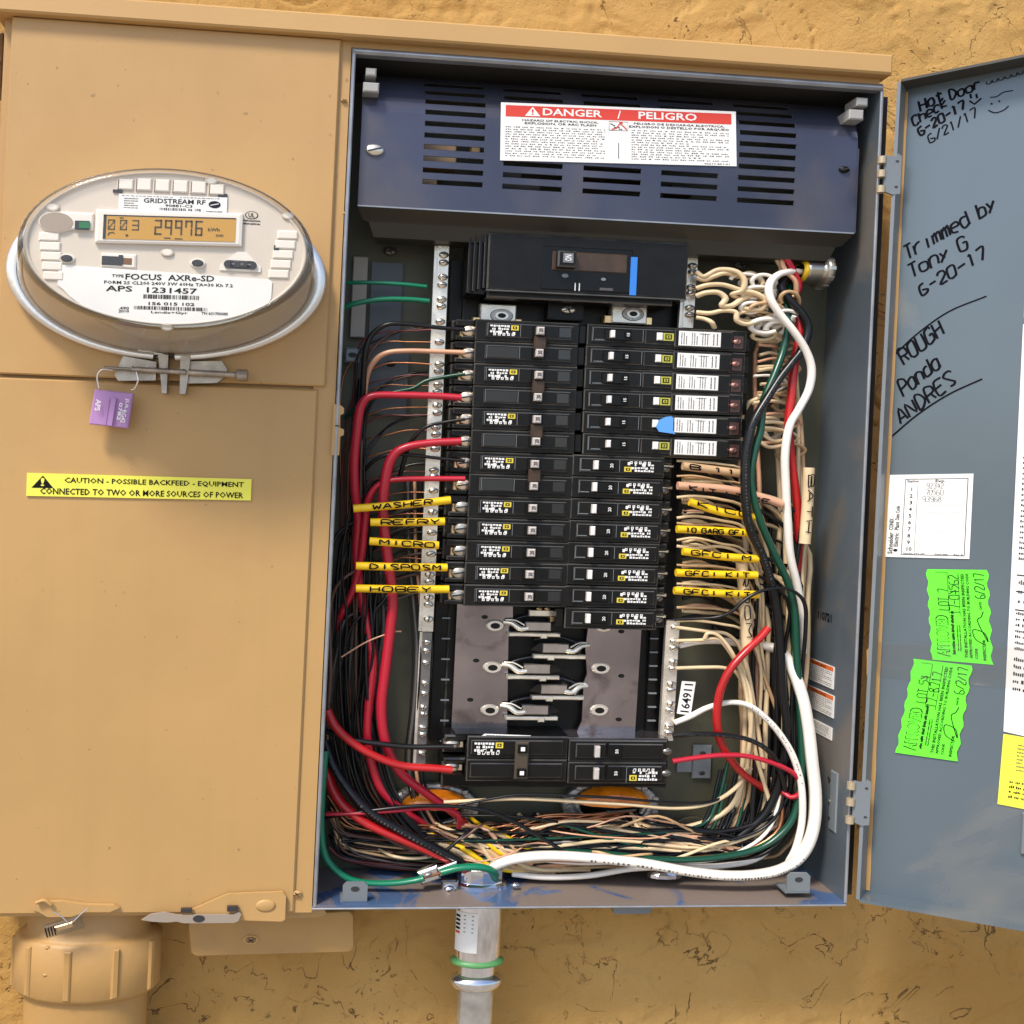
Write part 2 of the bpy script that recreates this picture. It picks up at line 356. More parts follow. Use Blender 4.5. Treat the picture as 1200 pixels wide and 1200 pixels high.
# ------------------------------------------------------------------ the wall and the ground
MAIN = Frame((0, 0, 0))
def UV(px, py, y=0.):
    p = P(px, py, y); return p[0]-SH*p[2], p[2]
WALLY = 124.
def stucco():
    xs = np.concatenate([np.linspace(-2600, -620, 14), np.arange(-600, 1101, 3.4), np.linspace(1130, 3200, 14)])
    zs = np.concatenate([np.linspace(-1200, -230, 9), np.arange(-215, 1125, 3.4), np.linspace(1150, 2100, 9)])
    X, Z = np.meshgrid(xs, zs); X = X.ravel(); Z = Z.ravel()
    hid = (X > -360) & (X < 600) & (Z > 20) & (Z < 940)
    Y = np.full(len(X), WALLY)
    N = noise.noise; FR = noise.fractal
    for i in range(len(X)):
        if hid[i] or X[i] < -620 or X[i] > 1105 or Z[i] < -220 or Z[i] > 1128: continue
        x, z = X[i], Z[i]
        q = Vector((x*.0065, z*.0088, 0))
        w = noise.noise_vector(Vector((x*.011, z*.013, 4)))*.55
        a = FR(q+w, .8, 2.1, 4)                       # trowelled patches with broken edges
        e = 1/(1+math.exp(-(a-.03)*26))
        b = FR(Vector((x*.03, z*.038, 9)), .7, 2.2, 4)
        rough = N(Vector((x*.004, z*.005, 20)))
        r = max(0, .5+rough*1.6)
        c = abs(N(Vector((x*.010+w.x*1.5, z*.012+w.y*1.5, 2))))          # cracks
        crack = math.exp(-(c/.012)**2)*max(0, min(1, .2+2.2*N(Vector((x*.008, z*.008, 33)))))
        Y[i] = WALLY-2.6*e-b*1.2*(.3+r)+crack*4.0-N(Vector((x*.11, z*.13, 1)))*.5*r
    nx, nz = len(xs), len(zs)
    mb = MB(); mb.v = [np.array(q) for q in zip(X, Y, Z)]
    mb.f = [(j*nx+i, j*nx+i+1, (j+1)*nx+i+1, (j+1)*nx+i) for j in range(nz-1) for i in range(nx-1)]
    m = bpy.data.materials.new('stucco_paint'); m.use_nodes = True; n = m.node_tree.nodes; l = m.node_tree.links; p = n['Principled BSDF']
    g = n.new('ShaderNodeNewGeometry'); p.inputs['Roughness'].default_value = .72; p.inputs['Specular IOR Level'].default_value = .3
    t = n.new('ShaderNodeTexNoise'); t.inputs['Scale'].default_value = 5; t.inputs['Detail'].default_value = 8; l.new(g.outputs['Position'], t.inputs['Vector'])
    cr = n.new('ShaderNodeValToRGB'); cr.color_ramp.elements[0].position = .35; cr.color_ramp.elements[0].color = (.42, .228, .056, 1); cr.color_ramp.elements[1].position = .68; cr.color_ramp.elements[1].color = (.52, .308, .098, 1)
    l.new(t.outputs[0], cr.inputs[0])
    # small pits in the sand finish
    vo = n.new('ShaderNodeTexNoise'); vo.inputs['Scale'].default_value = 95; vo.inputs['Detail'].default_value = 3; vo.inputs['Distortion'].default_value = 1.2; l.new(g.outputs['Position'], vo.inputs['Vector'])
    ms = n.new('ShaderNodeTexNoise'); ms.inputs['Scale'].default_value = 9; ms.inputs['Detail'].default_value = 4; l.new(g.outputs['Position'], ms.inputs['Vector'])
    mr = n.new('ShaderNodeMapRange'); mr.inputs[1].default_value = .655; mr.inputs[2].default_value = .70; l.new(vo.outputs[0], mr.inputs[0])
    mr2 = n.new('ShaderNodeMapRange'); mr2.inputs[1].default_value = .50; mr2.inputs[2].default_value = .62; l.new(ms.outputs[0], mr2.inputs[0])
    mu = n.new('ShaderNodeMath'); mu.operation = 'MULTIPLY'; l.new(mr.outputs[0], mu.inputs[0]); l.new(mr2.outputs[0], mu.inputs[1])
    mx = n.new('ShaderNodeMix'); mx.data_type = 'RGBA'; l.new(mu.outputs[0], mx.inputs[0]); l.new(cr.outputs[0], mx.inputs[6]); mx.inputs[7].default_value = (.14, .065, .02, 1)
    # hairline cracks and broken trowel edges holding dirt
    def nz(sc, det, dist, vec=None):
        t_ = n.new('ShaderNodeTexNoise'); t_.inputs['Scale'].default_value = sc; t_.inputs['Detail'].default_value = det; t_.inputs['Distortion'].default_value = dist; l.new(vec or g.outputs['Position'], t_.inputs['Vector']); return t_.outputs[0]
    def mth(op, a, b=None, c=None):
        m_ = n.new('ShaderNodeMath'); m_.operation = op
        for i_, v_ in enumerate((a, b, c)):
            if v_ is None: continue
            if isinstance(v_, (int, float)): m_.inputs[i_].default_value = v_
            else: l.new(v_, m_.inputs[i_])
        return m_.outputs[0]
    def rng(v, a, b, c=0., d=1.):
        r_ = n.new('ShaderNodeMapRange'); r_.inputs[1].default_value = a; r_.inputs[2].default_value = b; r_.inputs[3].default_value = c; r_.inputs[4].default_value = d; l.new(v, r_.inputs[0]); return r_.outputs[0]
    ridge = mth('ABSOLUTE', mth('SUBTRACT', nz(8.5, 6, 1.0), .5))
    line = rng(ridge, .0012, .0052, 1, 0)
    brk = mth('MULTIPLY', rng(nz(30, 3, .3), .43, .50), rng(nz(4.2, 3, 0), .42, .54))
    ridge2 = mth('ABSOLUTE', mth('SUBTRACT', nz(17, 5, 1.6), .47)); line2 = rng(ridge2, .003, .012, 1, 0)
    brk2 = mth('MULTIPLY', rng(nz(70, 2, .5), .54, .60), rng(nz(7, 3, 0), .54, .62))
    crk = mth('MAXIMUM', mth('MULTIPLY', line, brk), mth('MULTIPLY', line2, brk2))
    sepz = n.new('ShaderNodeSeparateXYZ'); l.new(g.outputs['Position'], sepz.inputs[0])
    mxc = n.new('ShaderNodeMix'); mxc.data_type = 'RGBA'; l.new(mth('MULTIPLY', crk, .85), mxc.inputs[0]); l.new(mx.outputs[2], mxc.inputs[6]); mxc.inputs[7].default_value = (.07, .03, .01, 1)
    l.new(mxc.outputs[2], p.inputs['Base Color'])
    f = n.new('ShaderNodeTexNoise'); f.inputs['Scale'].default_value = 260; f.inputs['Detail'].default_value = 8; f.inputs['Roughness'].default_value = .7; l.new(g.outputs['Position'], f.inputs['Vector'])
    h = n.new('ShaderNodeMath'); h.operation = 'SUBTRACT'; hh_ = mth('MULTIPLY_ADD', crk, -2.5, f.outputs[0]); hh_ = mth('MULTIPLY_ADD', rng(nz(13, 5, .8), .46, .56), .5, hh_); l.new(hh_, h.inputs[0]); l.new(mu.outputs[0], h.inputs[1])
    b = n.new('ShaderNodeBump'); b.inputs['Strength'].default_value = .5; b.inputs['Distance'].default_value = .004; l.new(h.outputs[0], b.inputs['Height']); l.new(b.outputs[0], p.inputs['Normal'])
    mb.mats = [m]; mb.m = [0]*len(mb.f); mb.sm = [True]*len(mb.f)
    mb.build('stucco_wall', kind='structure', local=True)
stucco()
mb = MB(); GROUND = mat('pale_paving', (.30, .26, .21), .8, 0, 3, .2)
mb.add([(-60000, WALLY+1, -1195), (60000, WALLY+1, -1195), (60000, -120000, -1195), (-60000, -120000, -1195)], [(0, 1, 2, 3)], GROUND)
mb.build('ground', kind='structure', local=True)

# ------------------------------------------------------------------ the cabinet
cab = thing('electrical_cabinet', 'tan and grey outdoor electrical cabinet standing open on the stucco wall', 'electrical cabinet', (0, 100, 0))
ZB = -118.                       # back of the cabinet, as c
def part(name, mb, parent=cab, **k): return mb.build(name, parent, **k)
# hood along the top
mb = MB()
mb.box(MAIN, -392, 624, 969, 992, ZB, 15, TAN2, 2.2)
part('hood', mb)
# upper tan frame strip behind the hood, above the opening
mb = MB(); mb.box(MAIN, -12, 618, 962.5, 969, -60, -3, TAN); part('top_rail', mb)
# tan body behind the covers
mb = MB()
mb.box(MAIN, -384, -30, -14, 968.8, ZB, -8, TAN)
part('tan_body', mb)
mb = MB()                        # narrow strip between covers and opening
mb.plate(MAIN, [(-30, -10), (-5, -10), (-5, 968.8), (-30, 968.8)], -6, -2.5, TAN)
strip_o = part('frame_strip', mb)
for (x, y, r) in ((348, 1047, 6), (403, 118, 3.5), (405, 250, 3)):
    f = FA(x, y, 2); mb = MB(); mb.screw(f, 0, 0, r, TAN, 0, 3, 2, 30, mat('screw_slot_brown', (.10, .05, .015), .8)); part('screw', mb, strip_o)
mb = MB()                        # little lock tab on the strip edge
f = FA(396, 497, 0)
mb.plate(f, [(-6, -35), (3, -35), (3, -14), (7, -12), (7, -6), (2, -4), (2, 10), (6, 12), (6, 18), (1, 22), (-6, 22)], 0, 2.5, TAN)
mb.screw(f, -1, -2, 2.2, MDARK, 2.5, .6, 0)
part('latch_plate', mb, strip_o)
# covers
mb = MB(); mb.box(MAIN, -374, -17, 580, 968.6, -7, 3, TAN, 1.6); part('meter_cover', mb)
mb = MB(); mb.box(MAIN, -392, -24.5, -9, 576.6, -7, 1.2, TAN, 2.2); lowc = part('lower_cover', mb)
# hasps at the foot of the lower cover
f = FA(290, 1064, -4)
mb = MB()
mb.plate(f, [(-62, -10), (-60, 0), (-22, 17), (38, 19), (42, 14), (42, -12), (38, -14)], 0, 3.5, TAN)
mb.screw(f, 20, 4, 11, TAN, 3.5, 2, 0)
part('hasp', mb, lowc)
f = FA(240, 1072, -10)
mb = MB()
mb.plate(f, [(-68, -4), (-58, 2), (-44, 4), (-30, 1), (32, 1), (37, 4), (40, 1), (37, -6), (32, -8), (-22, -8), (-30, -6), (-40, -7), (-56, -6)], 0, 3, mat('hasp_grey', (.36, .30, .24), .4, .3))
mb.disc(f, -6, -3, 6.5, 3, 3.5, MDARK, 14)
mb.box(f, -26, -14, 4, 8, -1, 4, MDARK); mb.box(f, 24, 36, 5, 10, -1, 4, MDARK)
part('hasp', mb, lowc)
f = FA(85, 1064, -6)
mb = MB()
mb.plate(f, [(-44, 0), (-38, 7), (-12, 8), (14, 4), (44, 3), (50, 0), (40, -4), (14, -4), (0, -9), (-26, -9), (-34, -4)], -4, 2, TAN)
part('pull_tab', mb, lowc)
# caution label
q = Quad(P(32, 554, -2), P(295, 561.5, -2), P(294, 586.5, -2), P(31, 581, -2))
mb = MB(); mb.box(q, 0, 1, 0, 1, 0, 1.2, CYEL)
mb.plate(q, [(.022, .36), (.118, .36), (.070, .90)], 1.2, 1.5, INK, False)
mb.text(q, '!', .062, .078, .44, .80, 1.8, CYEL)
mb.text(q, 'CAUTION - POSSIBLE BACKFEED - EQUIPMENT', .165, .965, .57, .85, 1.6, INK)
mb.text(q, 'CONNECTED TO TWO OR MORE SOURCES OF POWER', .06, .965, .09, .37, 1.6, INK)
part('caution_sticker', mb, lowc, label='yellow caution strip about possible backfeed')
# left edge fittings seen past the cover
f = FA(5, 40, 60)
mb = MB(); mb.box(f, -12, 6, -70, -8, -20, 30, mat('aged_clip', (.22, .14, .08), .6, .2), 3); mb.screw(f, -2, -40, 9, CAST, 30, 4); part('side_clip', mb)

# open box: back, sides, top, bottom
mb = MB(); mb.box(MAIN, -4, 621, -6, 966, ZB, -112, BACK); part('back_panel', mb)
mb = MB()
mb.box(MAIN, 617, 620, -3, 962, -112, 1, GREY)
f = FA(1003, 690, 0)
SIDE = Frame(MAIN.pt(616.8, 0, 0), NY*-1, EV, np.array([-1., 0, 0]))      # a = depth into the box, b = up, c = towards the room
def SUV(px, py):                 # point of the picture on the right-hand side panel
    d = ray(px, py); t = (616.8+SH*500-CAM[0])/d[0]
    for _ in range(6): q = CAM+d*t; t = (616.8+SH*q[2]-CAM[0])/d[0]
    q = CAM+d*t; return q[1], q[2]
side = None
# raised stiffener pressed into the side
a0, b0 = SUV(972, 900); a1, b1 = SUV(977, 975)
mb.box(SIDE, min(a0, a1)-6, min(a0, a1)+12, b1, b0, 0, 1.6, GREYC, 1.5)
side = part('side_panel', mb)
mb = MB()
for py in (912, 938, 958): a, b = SUV(973, py); mb.disc(SIDE, a, b, 3, 1.6, 2.6, MDARK if py != 938 else PLATED, 10)
part('rivet', mb, side)
# warning labels on the side panel
def side_quad(x0, y0, x1, y1):
    a0, b0 = SUV(x0, y0); a1, b1 = SUV(x1, y1)
    return Frame(SIDE.pt(max(a0, a1), min(b0, b1), 0), -SIDE.ex*(abs(a1-a0)), SIDE.ev*abs(b0-b1), SIDE.n)
for (x0, y0, x1, y1, kind) in ((943, 768, 977, 808, 'w'), (943, 800, 977, 842, 'w'), (946, 838, 975, 868, 'p')):
    q = side_quad(x0, y0, x1, y1); mb = MB(); mb.box(q, 0, 1, 0, 1, 0, .8, PAPER)
    if kind == 'w':
        mb.rect(q, .02, .98, .78, .97, 1.0, ORP); mb.text(q, 'WARNING', .30, .75, .81, .94, 1.2, INK)
        mb.lines(q, .05, .95, .05, .74, 1.1, GINK, 8)
    else:
        mb.lines(q, .2, .9, .35, .9, 1.1, INK, 4); mb.lines(q, .2, .8, .1, .28, 1.1, INK, 2)
    part('warning_label', mb, side, label='orange headed warning label on the side panel' if kind == 'w' else 'plain white data label on the side panel')
a, b = SUV(966, 722); q = Frame(SIDE.pt(a, b, 0), -SIDE.ex, SIDE.ev, SIDE.n); mb = MB(); mb.text(q, '110721', -16, 20, -5, 5, .6, MARK); part('stamped_number', mb, side)
mb = MB(); mb.box(MAIN, 0, 617, 960.1, 962.4, -112, -5, mat('shaded_top_metal', (.05, .045, .04), .5)); part('top_panel', mb)  # shade under the top put into a near-black panel colour
mb = MB(); mb.box(MAIN, -3, 617, -3, 0, -112, 2, GREYB)
part('bottom_panel', mb)
mb = MB(); mb.box(MAIN, -3, -0.5, 0, 961, -112, -3, GREYC); part('left_panel', mb)
# bright rim beads round the opening
mb = MB(); mb.box(MAIN, -4, 0.3, -3, 958, -8, 3, EDGE, 1.2); part('rim', mb)
mb = MB(); mb.box(MAIN, -4, 620, 953.5, 960, -9, 5, EDGE, 2.5); part('rim', mb)
mb = MB(); mb.box(MAIN, 617.2, 620.8, -2, 953, -6, 3.2, EDGE, 1); part('rim', mb)
mb = MB(); mb.box(MAIN, -5, 620, -5.5, -3.2, -10, 3.0, EDGE, .8); part('rim', mb)
# fixing tabs on the bottom and under the rim
for (x, y) in ((416, 1044), (935, 1033)):
    f = FA(x, y, 8); mb = MB()
    mb.plate(f, [(-14, -11), (14, -11), (14, 7), (10, 11), (-10, 11), (-14, 7)], 0, 2.4, GREYC)
    mb.disc(f, 0, 3, 5, 2.4, 2.7, MDARK, 14)
    mb.box(f, -16, 14, -13, -10.5, -24, 2, GREYC)
    part('fixing_tab', mb)
for (x, y, w, h) in ((435, 84, 6, 4.5), (435, 102, 9, 5.5), (1011, 119, 7, 5), (1004, 134, 9, 6)):
    f = FA(x, y, 3); mb = MB(); mb.box(f, -w, w, -h, h, -30, 0, mat('tab_paint', (.34, .33, .31), .4), 1.5); part('stop_tab', mb)
# shallow lip under the box, its shadow put into the dark metal colour
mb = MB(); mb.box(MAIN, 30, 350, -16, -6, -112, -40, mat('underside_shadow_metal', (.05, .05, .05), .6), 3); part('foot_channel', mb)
mb = MB(); mb.box(MAIN, 621.5, 640, -2, 956, -70, -24, mat('gap_shade_dark', (.02, .018, .016), .6)); part('gap_shade_strip', mb)  # dark strip added behind the door gap to stand for its shadow
f = FA(740, 1062, 20); mb = MB(); mb.plate(f, [(-25, 8), (25, 8), (25, -6), (20, -9), (-20, -9)], -20, 0, GREYC); part('foot_tab', mb)

# brackets and rails seen in the gutters of the box
mb = MB()
f = FA(421, 345, 100); mb.box(f, -9, 9, -52, 46, -4, 0, mat('gutter_primer', (.30, .27, .23), .5), 1)
part('mounting_rail', mb)
f = FA(452, 380, 102); mb = MB(); mb.plate(f, [(-20, 75), (18, 75), (18, -20), (30, -34), (30, -110), (-20, -110)], -4, 0, mat('bracket_dark', (.045, .055, .065), .4)); mb.screw(f, 8, -48, 6, BLK, 0, 2); part('mounting_bracket', mb)
f = FA(413, 416, 90); mb = MB(); mb.box(f, -9, 9, -9, 9, -8, 0, GREYC, 2); mb.disc(f, 0, 0, 5, 0, 1, BLK, 14); part('stand_off', mb)
f = FA(823, 893, 106); mb = MB(); mb.box(f, -12, 12, -21, 21, -4, 0, GREYC, 1); mb.box(f, -32, -12, -14, 2, -6, -2, GREYC, 1)
mb.screw(f, 0, 11, 4, MDARK, 0, 1); mb.screw(f, 0, -14, 4, MDARK, 0, 1); part('mounting_bracket', mb)
f = FA(812, 972, 104); mb = MB(); mb.disc(f, 0, 0, 26, -4, 0, BACK, 24, ch=2); mb.disc(f, 0, 0, 20, 0, 1.2, mat('ko_dark', (.05, .05, .04), .4), 24); mb.screw(f, -6, -3, 8, PLATED, 1, 4); mb.screw(f, 8, 2, 6, PLATED, 1, 4, 0); part('knockout_plug', mb)
for (x, y, r) in ((868, 311, 9), (457, 295, 8), (445, 430, 6), (452, 713, 6)):
    f = FA(x, y, 108); mb = MB(); mb.screw(f, 0, 0, r, mat('dull_screw', (.16, .15, .13), .35, .7), 0, 4, 2); part('screw', mb)
f = FA(837, 690, 110); mb = MB(); mb.box(f, -1, 1, -60, 60, 0, 1, BLK); part('panel_seam', mb)

# ------------------------------------------------------------------ hinged door (a part of the cabinet)
AL = math.radians(40.); DA = P(1038, 573, 8); dn = np.array([math.sin(AL), math.cos(AL), 0])
def DP(px, py, off=0.):
    d = ray(px, py); t = ((DA-off*dn-CAM)@dn)/(d@dn); return CAM+d*t
def DQ(*pts, off=0.): return Quad(*[DP(*p, off) for p in pts])
dne = -dn                        # towards the viewer
tl, bl = DP(1062, 105), DP(1014.5, 1045)
tr, br = DP(1200, 78), DP(1200, 1077)
er = tr-tl; tr2 = tl+er*2.6; br2 = bl+(br-bl)*2.6
mb = MB()
k = 16; th = dn*6
G = [[(tl*(1-j/k)+bl*(j/k))*(1-i/6)+(tr2*(1-j/k)+br2*(j/k))*(i/6) for i in range(7)] for j in range(k+1)]
vs = [q for row in G for q in row]
mb.add(vs, [(j*7+i, j*7+i+1, (j+1)*7+i+1, (j+1)*7+i) for j in range(k) for i in range(6)], DOORM)
mb.add([tl+th, tr2+th, br2+th, bl+th], [(0, 1, 2, 3)], TAN)
# return flanges: hinge side, top, bottom
FT = 31.
def flange(a, b, m, m2, out, t=3.):
    """wall standing up from the edge a..b of the skin towards the viewer, out = thickness direction"""
    p = [a+dn*6, b+dn*6, b+dne*FT, a+dne*FT]; q = [x+out*t for x in p]
    mb.add(p, [(0, 1, 2, 3)], m); mb.add(q, [(3, 2, 1, 0)], m2); mb.add([p[3], p[2], q[2], q[3]], [(0, 1, 2, 3)], m); mb.add([p[0], p[1], q[1], q[0]], [(3, 2, 1, 0)], m2)
    for i in (0, 1): mb.add([p[i], p[3-i], q[3-i], q[i]], [(0, 1, 2, 3)], m)
ehat = er/np.linalg.norm(er)
EVn = EV/np.linalg.norm(EV)
flange(tl, bl, GREYC, TAN, -ehat, 4)
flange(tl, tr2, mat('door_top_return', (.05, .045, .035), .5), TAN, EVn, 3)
flange(bl, br2, DOORM, TAN, -EVn, 3)
door = part('door', mb, label='hinged door swung open to the right with grey inner face')
# tan overspray bead down the hinge-side fold
mb = MB()
a, b = DP(1060.5, 108, 1.2), DP(1015.5, 1043, 1.2)
n_ = 40; pts = [a*(1-i/n_)+b*(i/n_) for i in range(n_+1)]
vs = []
for i, p in enumerate(pts):
    w = 3.6+noise.noise(Vector((0, i*.6, 3)))*1.0
    vs += [p-ehat*1.0, p+ehat*w]
mb.add(vs, [(2*i, 2*i+1, 2*i+3, 2*i+2) for i in range(n_)], TAN); part('overspray_line', mb, door)
# hinges
for (x, y, h) in ((1037, 204, 24), (1001, 940, 27)):
    f = Frame(DP(x+5, y, FT+3), np.array([math.cos(.15), -math.sin(.15), 0]), EV, NY)
    mb = MB()
    mb.plate(f, [(-6, -h+4), (4, -h), (13, -h+1), (13, h-3), (9, h), (6, h-4), (-6, h-2)], -2, 1, GREYC)
    mb.disc(f, 8, h*.62, 2, 1, 1.6, MDARK, 8); mb.disc(f, 8, -h*.62, 2, 1, 1.6, MDARK, 8)
    part('hinge', mb, door)
    for dv in (-h+6, 0, h-8):
        mb = MB(); o = f.pt(-9, dv, 0); mb.lathe(o, np.array([5., 0, 0]), np.array([0, 5., 0]), EV, [(1, -4), (1, 4)], mat('hinge_knuckle', (.45, .36, .24), .4, .3), 10); part('hinge_knuckle', mb, door)

# marker handwriting on the door
def dframe(x0, y0, x1, y1):      # frame along a written line: origin, direction; ev is upright on the page
    a, b = DP(x0, y0, .6), DP(x1, y1, .6); e = (b-a)/math.hypot(x1-x0, y1-y0); sl = e[2]
    return Frame(a, e, EV-ehat*sl*.75, dne)
def flush():
    global mb
    part('marker_writing', mb, door); mb = MB()
mb = MB()
def wr(st, x0, y0, x1, y1, h, pw=2.2, lean=0):
    pw = pw*1.35 if pw < 2.3 else pw*1.05; h = h*1.1
    f = dframe(x0, y0, x1, y1); L = math.hypot(x1-x0, y1-y0); w = L/(len(st)*1.35-.35)
    mb.hand(f, st, 0, 0, w, h, .0, MARK, pw)
wr('Hot', 1079, 130, 1105, 117, 11, 2.6); wr('Door', 1114, 117, 1149, 103, 10, 2.4)
wr('Check', 1071, 148, 1110, 124, 10, 2.4); wr('6-20-17', 1078, 159, 1131, 127, 9, 2.6)
wr('6/21/17', 1090, 168, 1145, 136, 9.5, 1.3)
mb.ribbon([DP(x, y, .6) for x, y in ((1136, 118), (1142, 122), (1150, 115))], 2.3, dne, MARK)
for x in (1137, 1144): mb.ribbon([DP(x, 110, .6), DP(x+1, 115, .6)], 2.3, dne, MARK)
mb.ribbon(spline([DP(x, y, .6) for x, y in ((1158, 129), (1166, 132), (1176, 129), (1182, 124))], 4), 1.4, dne, MARK)
for x, y in ((1161, 121), (1170, 118)): mb.ribbon([DP(x, y, .6), DP(x+2, y+1, .6)], 2, dne, MARK)
mb.ribbon(spline([DP(x, y, .6) for x, y in ((1160, 114), (1168, 113), (1176, 108), (1187, 106))], 4), 1.3, dne, MARK)
wr('uuuuuu', 1156, 99, 1199, 86, 4, .8)
flush()
wr('Trimmed by', 1063, 304, 1170, 244, 15, 2.0)
wr('Tony G', 1068, 326, 1137, 290, 15, 2.0); wr('6-20-17', 1080, 347, 1156, 302, 12, 2.0)
mb.ribbon(spline([DP(x, y, .6) for x, y in ((1048, 416), (1075, 391), (1112, 365), (1156, 347))], 6), 2.0, dne, MARK)
flush()
wr('ROUGH', 1059, 427, 1106, 391, 15, 2.6)
wr('Panda', 1059, 464, 1102, 430, 15, 2.6)
wr('ANDRES', 1056, 497, 1120, 449, 14, 2.6)
mb.ribbon(spline([DP(x, y, .6) for x, y in ((1042, 514), (1075, 486), (1112, 462), (1151, 444))], 6), 2.2, dne, MARK)
part('marker_writing', mb, door)
# station card
q = DQ((1043, 556.5), (1141, 555), (1136, 655), (1037, 652.5), off=.4)
mb = MB(); mb.box(q, 0, 1, 0, 1, 0, .8, PAPER)
for t in (.03, .94): mb.rect(q, .20, .94, t, t+.008, 1, GINK)
mb.rect(q, .195, .203, .03, .95, 1, GINK); mb.rect(q, .935, .945, .03, .95, 1, GINK); mb.rect(q, .35, .355, .06, .88, 1, GINK)
for i in range(10): mb.rect(q, .36, .92, .865-.08*i, .868-.08*i, 1, mat('faint_rule', (.5, .42, .40), .6)); mb.text(q, str(i+1), .275 if i == 0 else .26, .285 if i == 0 else (.295 if i < 9 else .32), .81-.08*i-.01, .855-.08*i-.01, 1, INK)
mb.text(q, 'Station', .22, .36, .905, .935, 1, INK); mb.text(q, 'Exp.', .56, .68, .895, .935, 1, INK)
f = Frame(q.pt(.46, .83, 1), (q.c[1]-q.c[0])/98, EV, dne)
mb.hand(f, '92342', 0, 0, 3.0, 6, 0, GINK, .6); f = Frame(q.pt(.45, .75, 1), (q.c[1]-q.c[0])/98, EV, dne); mb.hand(f, '70560', 0, 0, 3.2, 6, 0, GINK, .6)
f = Frame(q.pt(.42, .67, 1), (q.c[1]-q.c[0])/98, EV, dne); mb.hand(f, '93968', 0, 0, 3.4, 6, 0, GINK, .6)
mb.text(q, 'Schneider', .03, .09, .04, .30, 1, INK, 1); mb.text(q, 'CONIX', .03, .085, .33, .47, 1, INK, 1)
mb.text(q, 'Electric', .10, .155, .13, .29, 1, INK, 1); mb.text(q, 'Plant', .10, .155, .33, .43, 1, INK, 1); mb.text(q, 'Date Code', .10, .15, .45, .62, 1, INK, 1)
mb.disc(Frame(q.pt(.125, .085, 1), (q.c[1]-q.c[0])/98, EV, dne), 0, 0, 2.6, 0, .3, INK, 12)
mb.text(q, '70290-771-07', .22, .48, .035, .055, 1, INK); mb.text(q, 'EW01444', .60, .75, .035, .055, 1, INK); mb.text(q, 'Rev A', .82, .93, .035, .055, 1, INK)
part('station_card', mb, door, label='white printed card with ten numbered station rows')
# green approval stickers (torn wavy sides)
def green(pts, off, lab, hand1, hand2, seed):
    q = DQ(*pts, off=off); mb = MB(); n = 22
    L = [(.0+.018*math.sin(i*1.7+seed), i/n) for i in range(n+1)]; R = [(1+.022*math.sin(i*1.5+seed*2), i/n) for i in range(n, -1, -1)]
    vs = [q.pt(a, b, .3) for a, b in L+R]; m_ = len(L)
    mb.add(vs, [(i, i+1, 2*m_-2-i, 2*m_-1-i) for i in range(n)], GRN)
    vs2 = [v+dn*.5 for v in vs]; mb.add(vs+vs2, [(i, i+1, 2*m_+i+1, 2*m_+i) for i in range(2*m_-1)], GRN)
    mb.text(q, 'APPROVED', .10, .32, .05, .50, .6, INK, 1); mb.text(q, 'APPROVED', .115, .305, .06, .49, .8, GRN, 1)
    for a0 in (.13, .60): pass
    mb.lines(q, .34, .42, .08, .55, .8, INK, 1, .7, (.1, .2), 1); mb.lines(q, .44, .52, .12, .40, .8, INK, 2, .6, (.1, .2), 1)
    mb.text(q, 'THIS INSTALLATION HAS BEEN INSPECTED', .56, .615, .05, .96, .8, INK, 1)
    mb.text(q, 'APPROVED ACCORDING TO BUILDING CODE', .64, .69, .05, .96, .8, INK, 1)
    mb.text(q, 'CODE', .73, .775, .05, .16, .8, INK, 1); mb.text(q, 'INSPECTOR', .86, .91, .04, .26, .8, INK, 1); mb.text(q, 'DATE', .84, .88, .58, .66, .8, INK, 1)
    for (a, b, w, h, s) in ((.34, .56, .06, .17, hand1), (.52, .52, .065, .16, hand2)):
        fr = Frame(q.pt(a, b, .8), q.c[0]-q.c[3], -(q.c[1]-q.c[0]), dne); mb.hand(fr, s, 0, 0, w*.62, h, 0, INK, .9)
    fr = Frame(q.pt(.94, .70, .8), q.c[0]-q.c[3], -(q.c[1]-q.c[0]), dne); mb.hand(fr, '6/2/17', 0, 0, .034, .16, 0, INK, 1.0)
    mb.ribbon(spline([q.pt(a, b, .8) for a, b in ((.92, .2), (.75, .26), (.72, .36), (.9, .33), (.95, .24), (.8, .45), (.86, .5), (.90, .56))], 5), 1., dne, INK)
    for (c0, c1) in (((.34, .52), (.34, .97)), ((.34, .97), (.14, .97)), ((.52, .5), (.52, .97))): mb.ribbon([q.pt(*c0, .8), q.pt(*c1, .8)], .5, dne, INK)
    return part('approval_sticker', mb, door, label=lab)
green(((1086, 667), (1157, 668), (1163, 779), (1092, 773)), .4, 'upper green approved sticker', 'LOT 7', '17-04562', 1)
green(((1071, 772), (1139, 780), (1121, 892), (1050, 882)), 1.4, 'lower tilted green approved sticker', 'LOT 54', '17-8717', 4)
